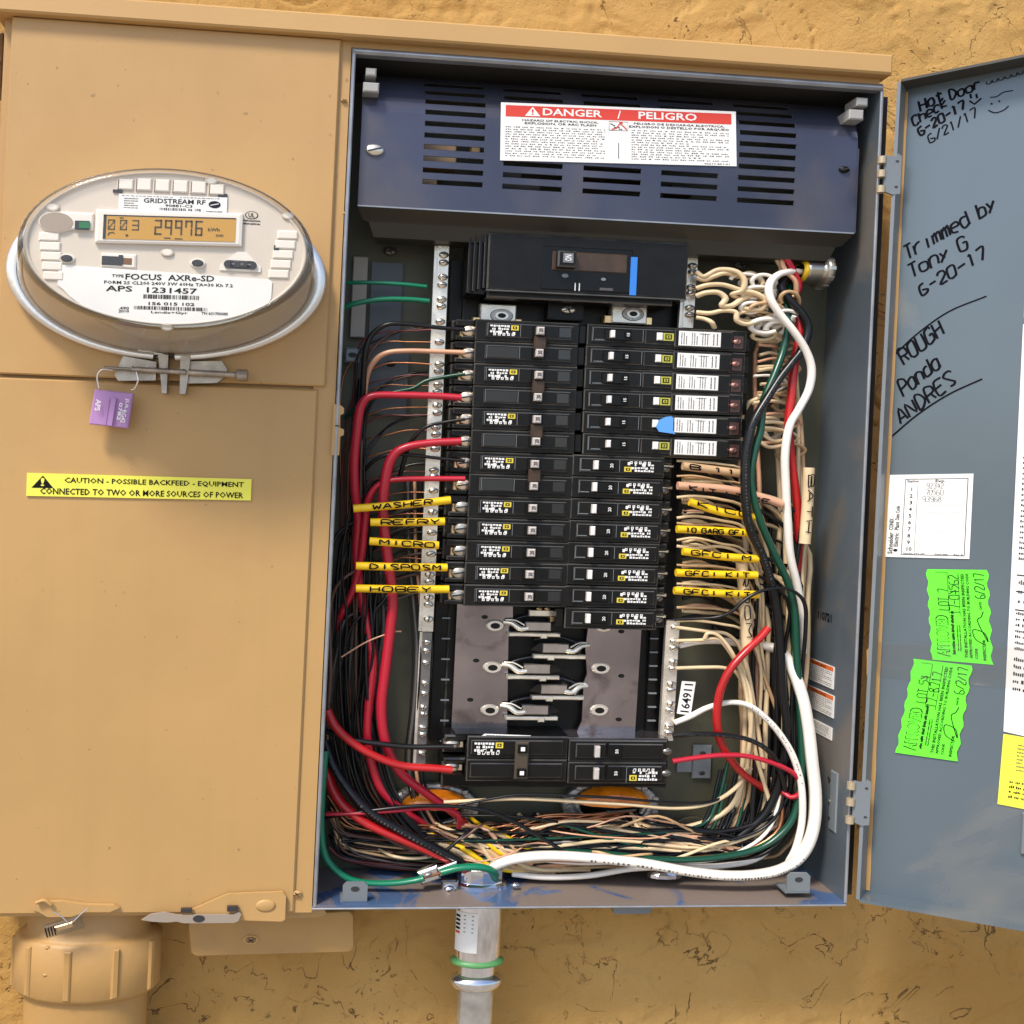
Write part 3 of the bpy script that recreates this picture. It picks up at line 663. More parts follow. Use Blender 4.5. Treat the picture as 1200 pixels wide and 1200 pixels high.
# clear packing tape over the stickers
q = DQ((1020, 752), (1200, 757), (1200, 808), (1030, 792), off=2.4); mb = MB()
n = 26; rows = 7
Gp = []
for j in range(rows+1):
    for i in range(n+1):
        a, b = i/n, j/rows; Gp.append(q.pt(a, b, .9*noise.noise(Vector((a*17+b*6, b*3, 2)))+.5*noise.noise(Vector((a*5, b*14, 8)))))
mb.add(Gp, [(j*(n+1)+i, j*(n+1)+i+1, (j+1)*(n+1)+i+1, (j+1)*(n+1)+i) for j in range(rows) for i in range(n)], TAPE, True)
part('clear_tape', mb, door)
q = DQ((1019, 745), (1029, 745), (1027, 791), (1013, 790), off=3.5); mb = MB(); mb.plate(q, [(.2, 0), (1, .02), (.9, .3), (1, .5), (.95, 1), (.3, .97), (.15, .7), (-.1, .62), (.05, .4)], 0, 1.2, TAN); part('folded_tape_end', mb, door)
# long printed sheet at the right edge, and yellow notice under it
q = DQ((1207, 75), (1300, 80), (1280, 870), (1176, 858), off=.4); mb = MB()
q = Quad(DP(1199, 380, .4), DP(1330, 370, .4), DP(1320, 890, .4), DP(1176, 857, .4))
mb.box(q, 0, 1, 0, 1, 0, .7, PAPER); mb.lines(q, .06, .95, .72, .93, .9, INK, 16, .5); mb.lines(q, .06, .95, .42, .68, .9, INK, 20, .5)
for b0 in (.30, .345, .385): mb.rect(q, .05, .95, b0, b0+.003, .9, INK)
mb.lines(q, .06, .95, .20, .30, .9, INK, 7, .5); mb.lines(q, .06, .95, .10, .19, .9, INK, 5, .5); mb.lines(q, .07, .9, .31, .38, .9, GINK, 3, .5)
part('instruction_sheet', mb, door, label='tall white sheet of small print')
q = Quad(DP(1200, 372, .3), DP(1330, 362, .3), DP(1330, 120, .3), DP(1208, 130, .3)); mb = MB(); mb.box(q, 0, 1, 0, 1, 0, .5, PAPER); part('instruction_sheet', mb, door)
q = DQ((1176, 860), (1300, 880), (1290, 965), (1169, 942), off=.5); mb = MB(); mb.box(q, 0, 1, 0, 1, 0, .7, YEL); mb.lines(q, .15, .9, .5, .9, .9, GINK, 8, .5); mb.lines(q, .1, .9, .1, .38, .9, INK, 4, .55); part('yellow_notice', mb, door, label='bright yellow notice below the white sheet')
f = Frame(DP(1199, 975, .5), ehat, EV, dne); mb = MB(); mb.box(f, -1.5, 3, -24, 22, 0, 3, GREYC, 1); part('door_latch_slot', mb, door)
# ------------------------------------------------------------------ dead-front shield with vents
sh = thing('dead_front_shield', 'blue grey slotted shield across the top of the open box', 'shield', P(700, 260, 20))
def mid(cols): return cols
FC = 16.                          # depth of the shield face
def uvp(px, py, y=FC): return UV(px, py, y)
uL = uvp(419, 245)[0]; uR = uvp(1001, 268)[0]; vB = uvp(700, 256)[1]; vT = 951.
cols = []
for (x0, x1, y) in ((500, 571, 100), (594, 664, 100), (688, 756, 105), (779, 846, 112), (869, 936, 118)):
    cols.append((uvp(x0, y)[0], uvp(x1, y)[0]))
rowsv = [uvp(535, 92+13.65*i)[1] for i in range(10)]
def prof(v):                      # depth of the sheet at height v: flat, curling back at the top
    k = max(0, (v-(vT-60))/60); return FC+40*k*k
ub = sorted(set([uL, uR]+[x for c in cols for x in c])); SHh = 2.9
vb = sorted(set([vB, vB+8, vT, vT-60, vT-48, vT-36, vT-24, vT-12]+[r+s for r in rowsv for s in (-SHh, SHh)]))
slots = set()
for ci, c in enumerate(cols):
    for ri, r in enumerate(rowsv):
        if ci in (0, 4) or ri in (0, 1, 7, 8, 9): slots.add((round(c[0], 2), round(r, 2)))
mb = MB(); nu, nv = len(ub), len(vb)
TH = 2.2
for lay in (0, TH):
    base = [MAIN.pt(u, v, -(prof(v)+lay)) for v in vb for u in ub]
    fs = []
    for j in range(nv-1):
        vm = (vb[j]+vb[j+1])/2
        for i in range(nu-1):
            um = (ub[i]+ub[i+1])/2
            hole = any(c[0] < um < c[1] and abs(vm-r) < SHh and (round(c[0], 2), round(r, 2)) in slots for c in cols for r in rowsv)
            if not hole: fs.append((j*nu+i, j*nu+i+1, (j+1)*nu+i+1, (j+1)*nu+i))
    mb.add(base, fs, COVER)
SEDGE = mat('slot_edge', (.20, .19, .24), .4, .4)
for c in cols:                    # slot walls
    for r in rowsv:
        if (round(c[0], 2), round(r, 2)) not in slots: continue
        q = [(c[0], r-SHh), (c[1], r-SHh), (c[1], r+SHh), (c[0], r+SHh)]
        for i in range(4):
            (a, b), (a2, b2) = q[i], q[(i+1) % 4]
            mb.add([MAIN.pt(a, b, -prof(b)+.2), MAIN.pt(a2, b2, -prof(b2)+.2), MAIN.pt(a2, b2, -prof(b2)-TH), MAIN.pt(a, b, -prof(b)-TH)], [(0, 1, 2, 3)], SEDGE)
# bright bottom fold, end edge
mb.box(MAIN, uL, uR, vB-1.4, vB+.2, -FC-2, -FC+.8, EDGE)
mb.box(MAIN, uR, uR+1.6, vB, vT-62, -FC-30, -FC+.6, COVER)
mb.build('shield_face', sh)
mb = MB()
pr = [(vB-1.5, FC), (vB-13, FC+14), (vB-15, FC+16), (vB-31, FC+22), (vB-31, FC+60)]
for i in range(len(pr)-1):
    (v0, y0), (v1, y1) = pr[i], pr[i+1]; k0 = 14*i*(.7 if i < 4 else 1); k1 = 14*(i+1)*.5
    mb.add([MAIN.pt(uL+i*7, v0, -y0), MAIN.pt(uR-i*7, v0, -y0), MAIN.pt(uR-(i+1)*7, v1, -y1), MAIN.pt(uL+(i+1)*7, v1, -y1)], [(0, 1, 2, 3)], UNDER)
mb.build('shield_lip', sh)
for (x, y, r, mm) in ((439, 176, 11, PLATED), (989, 199, 6.5, BLK)):
    f = FA(x, y, FC); mb = MB(); mb.screw(f, 0, 0, r, mm, 0, 4, True, 25); mb.build('screw', sh)
# danger sign
q = QP(((587, 120), (862, 131), (863, 195), (586, 188)), FC-.6)
mb = MB(); mb.box(q, 0, 1, 0, 1, 0, .7, PAPER)
mb.rect(q, .02, .98, .76, .955, .9, REDP)
mb.plate(q, [(.10, .78), (.165, .78), (.1325, .94)], 1, 1.1, PAPER, False); mb.text(q, '!', .128, .137, .80, .90, 1.3, REDP)
mb.text(q, 'DANGER', .175, .425, .80, .925, 1.1, PAPER); mb.text(q, '/', .49, .505, .79, .93, 1.1, PAPER); mb.text(q, 'PELIGRO', .58, .83, .80, .93, 1.1, PAPER)
mb.text(q, 'HAZARD OF ELECTRIC SHOCK,', .09, .41, .685, .725, .9, INK); mb.text(q, 'EXPLOSION, OR ARC FLASH', .10, .40, .63, .675, .9, INK)
mb.text(q, 'PELIGRO DE DESCARGA ELECTRICA,', .56, .95, .69, .735, .9, INK); mb.text(q, 'EXPLOSION O DESTELLO POR ARQUEO', .54, .97, .63, .68, .9, INK)
mb.lines(q, .02, .44, .06, .60, .9, GINK, 13, .42, (.03, .08)); mb.lines(q, .55, .97, .06, .61, .9, GINK, 13, .42, (.03, .08))
for s_ in ([(.455, .58), (.535, .58), (.535, .735), (.455, .735), (.455, .58)],): mb.ribbon([q.pt(*p, .9) for p in s_], .6, NY, INK)
mb.ribbon([q.pt(*p, 1.0) for p in ((.46, .70), (.48, .66), (.475, .63), (.50, .64), (.495, .61), (.51, .60))], 1.2, NY, INK)
mb.ribbon([q.pt(*p, 1.1) for p in ((.53, .60), (.515, .66), (.50, .70), (.485, .62), (.465, .595))], 1.6, NY, REDP)
mb.disc(Frame(q.pt(.505, .72, 1)), 0, 0, 2.2, 0, .3, REDP, 10)
mb.rect(q, .494, .497, .08, .36, .9, INK); mb.text(q, '46217-851-01', .86, .97, .02, .045, .9, GINK)
mb.build('danger_sign', sh, label='red and white danger sign in English and Spanish')

# copper and paper-wrapped parts glimpsed through the vents
for (x0, x1, y, m_, w_) in ((490, 535, 173, WBRN, 'in the seventh left slot'), (553, 563, 174, WBRN, 'at the right end of the seventh left slot'), (488, 535, 188, WBRN, 'in the eighth left slot'), (486, 512, 213, WBRN, 'in the lowest left slot'), (588, 612, 203, DRK, 'below the left end of the danger sign'), (588, 634, 219, DRK, 'in the lowest slot of the second column'), (690, 756, 205, DRK, 'behind the middle slots'), (786, 812, 223, UNDER, 'in the lowest slot of the fourth column')):
    f = FA((x0+x1)/2, y, 40); mb = MB(); mb.box(f, -(x1-x0)/2, (x1-x0)/2, -6, 6, -30, 0, m_, 1)
    mb.build('line_conductor', None, ('tan' if m_ is WBRN else 'dark')+' conductor block glimpsed '+w_, 'conductor', 'conductors behind the shield slots')

# ------------------------------------------------------------------ bus assembly
bus = thing('bus_assembly', 'black bus base with exposed tinned plates below the breaker rows', 'bus bar assembly', P(650, 780, 110))
v0, v1 = UV(600, 925, 80)[1], UV(600, 345, 80)[1]
mb = MB(); uA, uB = UV(545, 560, 85)[0], UV(782, 760, 85)[0]
mb.box(MAIN, uA-12, uB+8, v0, v1, -108, -88, BLK, 2)
mb.box(MAIN, uA-28, uA-12, UV(505, 870, 85)[1], UV(505, 300, 85)[1], -108, -92, BLK, 1)
mb.box(MAIN, UV(759, 790, 82)[0], UV(774, 790, 82)[0], UV(760, 866, 82)[1], UV(760, 730, 82)[1], -92, -80, BLK2, 1)
mb.build('base', bus)
for k in range(8):
    f = FA(766-.5*k*1.0, 748+k*16, 78); mb = MB(); mb.box(f, -5, 5, -.8, .8, 0, 3, GREYC); mb.build('rib', bus)
    f = FA(523-.4*k, 700+k*24, 84); mb = MB(); mb.box(f, -5, 5, -.8, .8, 0, 3, GREYC); mb.build('rib', bus)
def plate(pts, y, nm='bus_plate'):
    mb = MB(); f = FA(pts[0][0], pts[0][1], y); q = []
    for (x, yy) in pts:
        p = P(x, yy, y); q.append((p[0]-f.o[0]-SH*(p[2]-f.o[2]), p[2]-f.o[2]))
    mb.plate(f, q, -4, 0, TIN); return mb, f
mb, f = plate([(536, 706), (601, 706), (601, 728), (596, 735), (594, 860), (529, 856)][::-1], 74); 
mb.box(Frame(P(529, 856, 74)), 0, 64, -9, 0, -14, 2, TIN, 1)
lp = mb.build('bus_plate', bus)
mb, f = plate([(690, 730), (752, 733), (744, 861), (676, 858), (682, 845), (684, 800), (688, 790), (686, 760), (688, 745)][::-1], 74)
mb.box(Frame(P(676, 858, 74)), 0, 68, -6, 0, -14, 2, TIN, 1)
rp = mb.build('bus_plate', bus)
for (x, y, par) in ((580, 733, lp), (577, 782, lp), (574, 832, lp), (707, 734, rp), (704, 783, rp), (702, 832, rp)):
    f = FA(x, y, 73); mb = MB(); mb.disc(f, 0, 0, 12, 0, 3, ALU, 20, ch=2); mb.disc(f, 0, 0, 6, 3, 3.3, BLK, 12); mb.build('rivet_ring', par)
for (x, y, par) in ((568, 723, lp), (558, 774, lp), (551, 820, lp), (728, 740, rp), (728, 792, rp), (725, 843, rp)):
    f = FA(x, y, 74); mb = MB(); mb.disc(f, 0, 0, 4, 0, .4, BLK, 12); mb.build('hole', par)
# stabs reaching across the middle
STAB2 = mat('stab_block_tin', (.45, .41, .39), .18, .9, 40, .2)
STAB = mat('stab_tin', (.86, .79, .68), .18, .8, 40, .2)
for (x0, x1, y, s) in ((592, 651, 734, 1), (630, 690, 760, -1), (590, 650, 784, 1), (628, 688, 808, -1), (588, 648, 832, 1)):
    f = FA((x0+x1)/2, y, 66); L = (x1-x0)/2*1.06; mb = MB()
    # arm that curves down from the plate
    mb.tube([f.pt(-s*L, 4, -6), f.pt(-s*L*.7, 3, -3), f.pt(-s*L*.4, -3, 0), f.pt(-s*L*.1, -2, 0)], 4.4, STAB, 10, 5)
    mb.tube([f.pt(-s*L*.95, 7, -4), f.pt(-s*L*.6, 7, -1), f.pt(-s*L*.25, 2, 3)], 1.4, STAB, 6, 4)
    mb.box(f, min(-s*L*.2, s*L*.8), max(-s*L*.2, s*L*.8), -5, 6, -6, 3, STAB2, 1)
    mb.plate(f, [(s*L*.8, -5), (s*L*1.25, -2), (s*L*.95, 6), (s*L*.8, 6)][::s], -6, 1, BLK)
    mb.box(f, min(-s*L*.85, s*L*1.15), max(-s*L*.85, s*L*1.15), -11.5, -7.2, -6, 6, STAB, 1)
    mb.box(f, s*L*.5-4, s*L*.5+4, -13, -7, 5, 8, STAB, .8)
    mb.build('stab', bus)
    mb = MB(); mb.tube([f.pt(s*L*1.05, 8, -14), f.pt(s*L*.2, 12, -14), f.pt(-s*L*.6, 5, -14), f.pt(-s*L*.75, -6, -14), f.pt(-s*L*.3, -15, -14)], 2.2, mat('slot_edge_black', (.03, .03, .035), .2), 6, 5); mb.build('insulator_rim', bus)
f = FA(645, 718, 70); mb = MB(); mb.box(f, -26, 26, -5, 3, -8, 0, STAB, 1); mb.box(f, 0, 20, -14, -4, -8, 2, BRASS, 1); mb.screw(f, -14, 5, 4, BRASS, 0, 3); mb.screw(f, -4, 5, 4, BRASS, 0, 3); mb.build('stab', bus)
# tin lugs under the main breaker
for (x, y) in ((584, 368), (738, 366)):
    f = FA(x, y, 66); mb = MB(); mb.box(f, -22, 22, -14, 12, -16, 0, ALU, 1.5); mb.box(f, -30, 30, -14, -4, -20, -4, BRASS, 1)
    mb.disc(f, 4, -2, 14, 0, 1.5, CAST, 20, ch=1); mb.disc(f, 4, -2, 8, 1.5, 2.5, ALU, 16); mb.disc(f, 4, -2, 5, 2.5, 2.8, BLK, 12); mb.build('lug', bus)
    mb = MB(); f2 = FA(x+8, y-22, 60); mb.lathe(f2.pt(-6, 3, 0), f2.ex*5, f2.ev*3, NY, [(1, -8), (1, 2), (.6, 3)], BRASS, 10); mb.lathe(f2.pt(14, 3, 0), f2.ex*5, f2.ev*3, NY, [(1, -8), (1, 2), (.6, 3)], BRASS, 10); mb.build('stud', bus)
f = FA(666, 363, 64); mb = MB(); mb.box(f, -24, 20, -12, 14, -20, -2, BLK, 2); mb.screw(f, 0, 0, 9, PLATED, -2, 4, 2); mb.build('centre_screw', bus)

# ------------------------------------------------------------------ neutral bars with their screws
def bar(pts, w, label, ys, y=62, two=True, dull=False):
    (x0, y0), (x1, y1) = pts; t = thing('neutral_bar', label, 'terminal bar', P(x0, y0, y), 'terminal bars with screws')
    m_ = ALU if not dull else mat('shaded_bar', (.22, .21, .21), .3, .8)  # dull bar: darker copy of the bar metal with the shade in its colour
    a, b = P(x0, y0, y), P(x1, y1, y); q = Quad(a-EX*w/2, a+EX*w/2, b+EX*w/2, b-EX*w/2)
    mb = MB(); mb.box(q, 0, 1, 0, 1, -12, 0, m_); mb.box(q, -.3, 0, 0, 1, -10, -3, ALU); mb.build('bar', t)
    for yy in ys:
        k = (yy-y0)/(y1-y0); f = Frame(a*(1-k)+b*k)
        mb = MB(); mb.screw(f, rnd.uniform(-.6, .6), 0, w*.46, PLATED, 0, 5, True, rnd.choice((20, 35, -20, 80, 0)), vs=.66); mb.build('screw', t)
ysL = [299, 308, 325, 334, 351, 359, 377, 401, 427, 435, 451, 459, 475, 484, 501, 509, 526, 551, 558, 575, 600, 624, 649, 673, 681, 700, 708, 725]
bar(((520, 288), (501, 740)), 13, 'long left terminal bar running down behind the yellow sleeves', ysL)
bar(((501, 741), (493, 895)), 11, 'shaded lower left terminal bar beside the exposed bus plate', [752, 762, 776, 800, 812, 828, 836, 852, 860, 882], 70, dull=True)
bar(((813, 288), (806, 384)), 13, 'short right terminal bar with curly cream wires beside the main breaker', [294, 312, 319, 337, 344, 361, 369])
bar(((791, 728), (783, 868)), 12, 'lower right terminal bar above the bottom breaker', [735, 751, 759, 775, 783, 801, 808, 824, 832, 850, 858], 60)
f = FA(803, 816, 62, 80); t = None
q = QP(((799, 798), (815, 799), (809, 838), (793, 836)), 58); mb = MB(); mb.box(q, 0, 1, 0, 1, 0, 1, PAPER); mb.text(q, '164911', .2, .85, .07, .93, 1.2, INK, 1)
mb.build('number_tag', None, 'small white tag printed 164911 beside the lower right terminal bar', 'tag')

# ------------------------------------------------------------------ main breaker
mbk = thing('main_breaker', 'large black main breaker with a blue stripe under the shield', 'circuit breaker', P(670, 345, 60))
mb = MB(); f = FA(676, 314, 30)
mb.box(f, -106, 134, -30, 36, -55, 0, BLK, 2)
mb.box(f, -104, 120, -38, -30, -50, -8, BLK, 2)
mb.build('body', mbk)
for k in range(4):
    mb = MB(); mb.box(f, -128+k*6, -125+k*6, -34+k*2, 34, -50+4*k, -6+k, BLK, .8); mb.build('fin', mbk)
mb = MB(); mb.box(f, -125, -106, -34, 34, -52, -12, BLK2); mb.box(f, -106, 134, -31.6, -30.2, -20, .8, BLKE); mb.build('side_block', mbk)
mb = MB(); mb.box(f, -42, 66, -27, 24, -1, 1.2, BLK2, 1); mb.box(f, -30, 60, -4, 18, 1, 2.4, DRK, 1); mb.build('handle_well', mbk)
mb = MB(); mb.box(f, -26, -4, -2, 17, 2, 14, BLK, 2); mb.box(f, -20, -8, 3, 14, 14, 14.8, mat('handle_face', (.16, .16, .17), .3)); mb.text(f, 'ON', -18, -10, 5, 12, 15.2, PAPER, 1); mb.build('handle', mbk)
mb = MB(); mb.box(f, 64, 72, -29, 16, 0, 1.6, BLUEP); mb.build('blue_stripe', mbk)
mb = MB()
for a in (-2, 3): mb.rect(f, a, a+1.2, -27, -18, 1.6, PAPER)
mb.rect(f, 28, 44, -25, -22, 1.6, GINK); mb.disc(f, -14, -10, 4, 1.2, 1.8, GREYC, 12); mb.disc(f, 32, -12, 3, 1.2, 1.8, GREYC, 12)
mb.build('marking', mbk)

# ------------------------------------------------------------------ branch breakers
def glyphs(mb, f, a0, b0, w, h, c, flip=False):
    """white maker's print with a yellow maker's mark"""
    r2 = random.Random(5)
    X = lambda a: a0+(w-a if flip else a); Yb = lambda b: b0+(h-b if flip else b)
    def R(a, a2, b, b2, cc, m): mb.rect(f, min(X(a), X(a2)), max(X(a), X(a2)), min(Yb(b), Yb(b2)), max(Yb(b), Yb(b2)), cc, m)
    R(w-9, w, h*.52, h, c, mat('mark_yellow', (.66, .52, .05), .4)); R(w-7, w-2, h*.64, h*.9, c+.15, BLK); R(w-5.6, w-3.6, h*.7, h*.83, c+.3, mat('mark_yellow', (.66, .52, .05), .4))
    for k in range(3):
        x = 0
        while x < w-11:
            ww = r2.choice((1.6, 2.4, 3.2)); hh = h*.2
            if r2.random() < (.85 if k < 2 else .5): R(x, x+ww, h*(.78-.3*k)+r2.choice((0, .6)), h*(.78-.3*k)+hh+r2.choice((0, .6)), c, PAPER)
            x += ww+.8
    for k in range(5): x = 4+k*5.5; R(x, x+3.2, -.5, h*.22, c, PAPER); R(x+1, x+2.1, .4, h*.12, c+.15, BLK)
    R(10, 14, h*.1, h*.45, c, PAPER); R(w-7, w-4, h*.05, h*.35, c, PAPER)
HCAP = mat('handle_cap', (.50, .45, .42), .35)
HWH = mat('handle_white', (.80, .76, .72), .35)
SCRB = mat('breaker_screw', (.80, .66, .50), .25, .8)
def left_module(t, fb, double, sc=1., first=True, dull=False):
    """one pole facing left: body 0..124, terminal at the left"""
    mb = MB(); mb.box(fb, 0, 124, -12.6, 12.6, -50, 0, BLK, 1.4); mb.box(fb, 12, 116, -8, 8.4, -1, 2.6, BLK, 1.2)
    mb.box(fb, -26, 0, -12, 12, -52, -16, BLK, 2); mb.box(fb, -22, 0, 5, 12, -16, -7, BLK, 1.5); mb.box(fb, -22, 0, -12, -7, -16, -7, BLK, 1.5)
    mb.box(fb, 118, 131, -11, 11, -50, -6, BLK2, 1)
    mb.build('body', t)
    mb = MB(); f2 = fb.at(-5, -1, -12); mb.screw(f2, 0, 0, 10, SCRB if not dull else mat('old_screw', (.55, .50, .42), .3, .8), 0, 5, True, 12, vs=.72); mb.box(f2, -4, 16, -6, 1, -5, 1, SCRB, 1); mb.box(f2, -12, -7, -8, 4, -8, -2, BRASS, 1); mb.build('terminal_screw', t)
    mb = MB(); mb.box(fb, 68, 83, -6.8, 7, 2.6, 6, BLK2, 1); mb.box(fb, 71, 80, -4, 5, 6, 14, HCAP, 1.2); mb.text(fb, '20', 73, 78, -1.5, 3, 14.3, INK, 1); mb.build('handle', t)
    mb = MB(); mb.box(fb, 88, 98, -4.4, 5, 2.6, 2.9, BLK2); mb.rect(fb, 100, 114, -5, 6, 2.8, mat('window_dark', (.02, .02, .022), .15)); mb.build('test_window', t)
    mb = MB()
    if first: glyphs(mb, fb, 17, -5.6, 34, 12, 2.9)
    else: mb.rect(fb, 15, 52, -6, 6.6, 2.8, mat('blank_panel', (.016, .016, .015), .5))
    for k in (14, 53): mb.rect(fb, k, k+.6, -6.5, 7.4, 3, GREYC)
    mb.rect(fb, 14, 116, 7.5, 8.2, 2.9, mat('edge_highlight', (.09, .09, .09), .4))  # pale line painting the highlight along the upper ridge
    mb.build('marking', t)
PIT = 26.03
def left_breaker(name, label, org, double, dull, grp, tied=True):
    t = thing(name, label, 'circuit breaker', org, grp); fb = Frame(org)
    left_module(t, fb, double, dull=dull)
    if double:
        left_module(t, fb.at(0, -PIT), double, first=False, dull=dull)
        mb = MB(); mb.box(fb, 69, 84, -PIT+5, -5.6, 3, 9, DRK, 1.5); mb.build('handle_tie', t)
    return t
ROWL = lambda i: MAIN.pt(156.4+.1*i, 657.3-PIT*i, -45)      # i = 0..12
g2 = 'two pole breakers in the left column'
dl = ['top tied pair of breakers in the left column, below the left lug', 'second tied pair of breakers from the top in the left column', 'third tied pair of breakers from the top in the left column', 'lowest tied pair in the left column, just above the WASHER row']
b0 = left_breaker('two_pole_breaker', dl[0], ROWL(0), True, False, g2)
for k in (1, 2, 3): dup(b0, ROWL(2*k)-ROWL(0), dl[k])
g1 = 'single breakers in the left column'
names = ['WASHER', 'REFRY', 'MICRO', 'DISPOSM', 'HOBEY']
s0 = left_breaker('single_breaker', 'single black breaker beside the yellow sleeve reading WASHER', ROWL(8), False, True, g1)
for k in range(1, 5): dup(s0, ROWL(8+k)-ROWL(8), 'single black breaker beside the yellow sleeve reading '+names[k])
# right column
def right_single(org, label):
    t = thing('single_breaker', label, 'circuit breaker', org, 'single breakers in the right column'); fb = Frame(org)
    mb = MB(); mb.box(fb, 0, 112, -12.4, 12.4, -50, 0, BLK, 1.4); mb.box(fb, 8, 108, -8, 8.6, -1, 2.6, BLK, 1.2); mb.box(fb, -9, 0, -11, 11, -50, -5, BLK2, 1)
    mb.box(fb, 112, 128, -12, 12, -50, -18, BLK, 2); mb.box(fb, 112, 124, 4, 12, -18, -9, BLK, 2); mb.build('body', t)
    mb = MB(); mb.box(fb, 29, 50, -6, 6.6, 2.6, 5, BLK2, 1); mb.box(fb, 24, 29, -4.5, 6, 3, 11, HWH, .8); mb.text(fb, '20', 44, 48, -2, 3, 5.3, PAPER, 1); mb.build('handle', t)
    mb = MB(); glyphs(mb, fb, 62, -6, 36, 12, 2.9, True)
    for k in (9, 56): mb.rect(fb, k, k+.6, -6.5, 7.4, 3, GREYC)
    mb.rect(fb, 9, 106, 7.6, 8.2, 2.9, mat('edge_highlight', (.09, .09, .09), .4)); mb.rect(fb, 10, 21, -6, -5, 3, GREYC)  # ridge highlight painted as a thin paler line
    mb.build('marking', t)
    mb = MB(); mb.screw(fb.at(118, -2, -16), 0, 0, 6, mat('dull_terminal', (.25, .23, .2), .3, .8), 0, 6, True, 60); mb.box(fb.at(118, -2, -18), -5, 10, 3, 6, 0, 6, PLATED, 1); mb.build('terminal_screw', t)
    return t
ROWR = lambda i: MAIN.pt(290.6-.23*i, 657.5-25.92*i, -45)
slv = ['just below the combination breakers', 'beside the pale orange sleeve', 'beside the yellow sleeve reading KICO', 'beside the yellow sleeve reading 10 GARG GFI', 'beside the yellow sleeve reading GFCI M', 'beside the upper yellow sleeve reading GFCI KIT', 'beside the lower yellow sleeve reading GFCI KIT', 'at the foot, above the bus plates']
r0 = right_single(ROWR(6)+EX*-9, 'single breaker in the right column '+slv[0])
for k in range(1, 8): dup(r0, ROWR(6+k)-ROWR(6), 'single breaker in the right column '+slv[k])
# long combination breakers with white labels
def long_breaker(org, label, loop=True):
    t = thing('arc_fault_breaker', label, 'circuit breaker', org, 'long breakers with white labels'); fb = Frame(org)
    mb = MB(); mb.box(fb, 0, 196, -12.6, 12.6, -52, 0, BLK, 1.4); mb.box(fb, 5, 68, -8, 9, -1, 2.6, BLK, 1.2); mb.box(fb, 70, 106, -8.5, 9.5, -1, 2.2, BLK, 1.2); mb.box(fb, 106, 178, -10.5, 10.5, -1, 3, BLK, 1.4)
    mb.box(fb, -9, 0, -11, 11, -50, -5, BLK2, 1); mb.box(fb, 196, 206, -11, 11, -50, -12, BLK2, 1); mb.build('body', t)
    mb = MB(); mb.box(fb, 20, 52, -6, 7, 2.6, 5, BLK2, 1); mb.box(fb, 26, 31, -3.6, 5, 5, 12, HWH, .8); mb.box(fb, 44, 51, -3, 4.5, 5, 7.5, BLK2, .8); mb.text(fb, '15', 46, 49.5, -1, 3, 7.8, PAPER, 1); mb.build('handle', t)
    mb = MB(); mb.box(fb, 84, 91, -3.6, 5.4, 2.2, 5, HWH, .8); mb.build('test_button', t)
    mb = MB(); mk = mat('mark_olive', (.42, .40, .05), .4); mb.rect(fb, 92, 105, -3.6, 5.4, 2.6, mk); mb.rect(fb, 94.5, 102.5, -2, 4, 2.8, BLK); mb.rect(fb, 96, 101, -.8, 2.8, 3, mk); mb.rect(fb, 97.6, 99.4, 0, 2, 3.2, BLK)
    for k in (6, 67): mb.rect(fb, k, k+.6, -7, 8, 3, GREYC)
    mb.rect(fb, 6, 104, 8.2, 8.8, 2.9, mat('edge_highlight', (.09, .09, .09), .4)); mb.lines(fb, 9, 22, -7, -4.5, 2.9, GREYC, 1, .7, (.2, .4)); mb.build('marking', t)  # thin pale line paints the light caught by the top ridge
    mb = MB(); mb.box(fb, 111, 163, -8.8, 8.8, 3, 3.7, PAPER, .5)
    for k in range(3): mb.lines(fb, 113+k*13, 122+k*13, -7, 7, 3.9, GINK, 3, .45, (.1, .3), 1)
    mb.lines(fb, 152, 161, -7, 7, 3.9, GINK, 2, .4, (.1, .3), 1); mb.rect(fb, 136, 149, 5.8, 6.4, 3.9, GINK); mb.build('white_label', t)
    mb = MB(); mb.box(fb, 180, 192, -9, 6, -2, .5, mat('terminal_well', (.05, .02, .015), .4)); mb.screw(fb, 184, -1, 5, mat('reddish_terminal', (.45, .22, .18), .35, .6), 0, 3, True, 70); mb.build('terminal_screw', t)
    return t
ll = ['topmost long breaker with a white label, under the right lug', 'second long breaker with a white label from the top', 'third long breaker with a white label from the top', 'fourth long breaker with a white label, above the blue tabbed one', 'long white labelled breaker with a light blue tab', 'lowest long breaker with a white label, below the blue tab']
l0 = long_breaker(ROWR(0), ll[0])
for k in range(1, 6): lb = dup(l0, ROWR(k)-ROWR(0)+np.array([2 if k == 5 else 0, 0, 0]), ll[k])
f = Frame(ROWR(4)); mb = MB(); mb.plate(f, [(88, -3), (92, -9), (112, -11), (109, -7), (109, 8), (106, 10), (100, 9), (92, 5)], 3.4, 6, mat('light_blue_tab', (.10, .32, .75), .4)); mb.build('blue_tab', None, 'light blue plastic tab clipped over the fifth long breaker', 'tab')
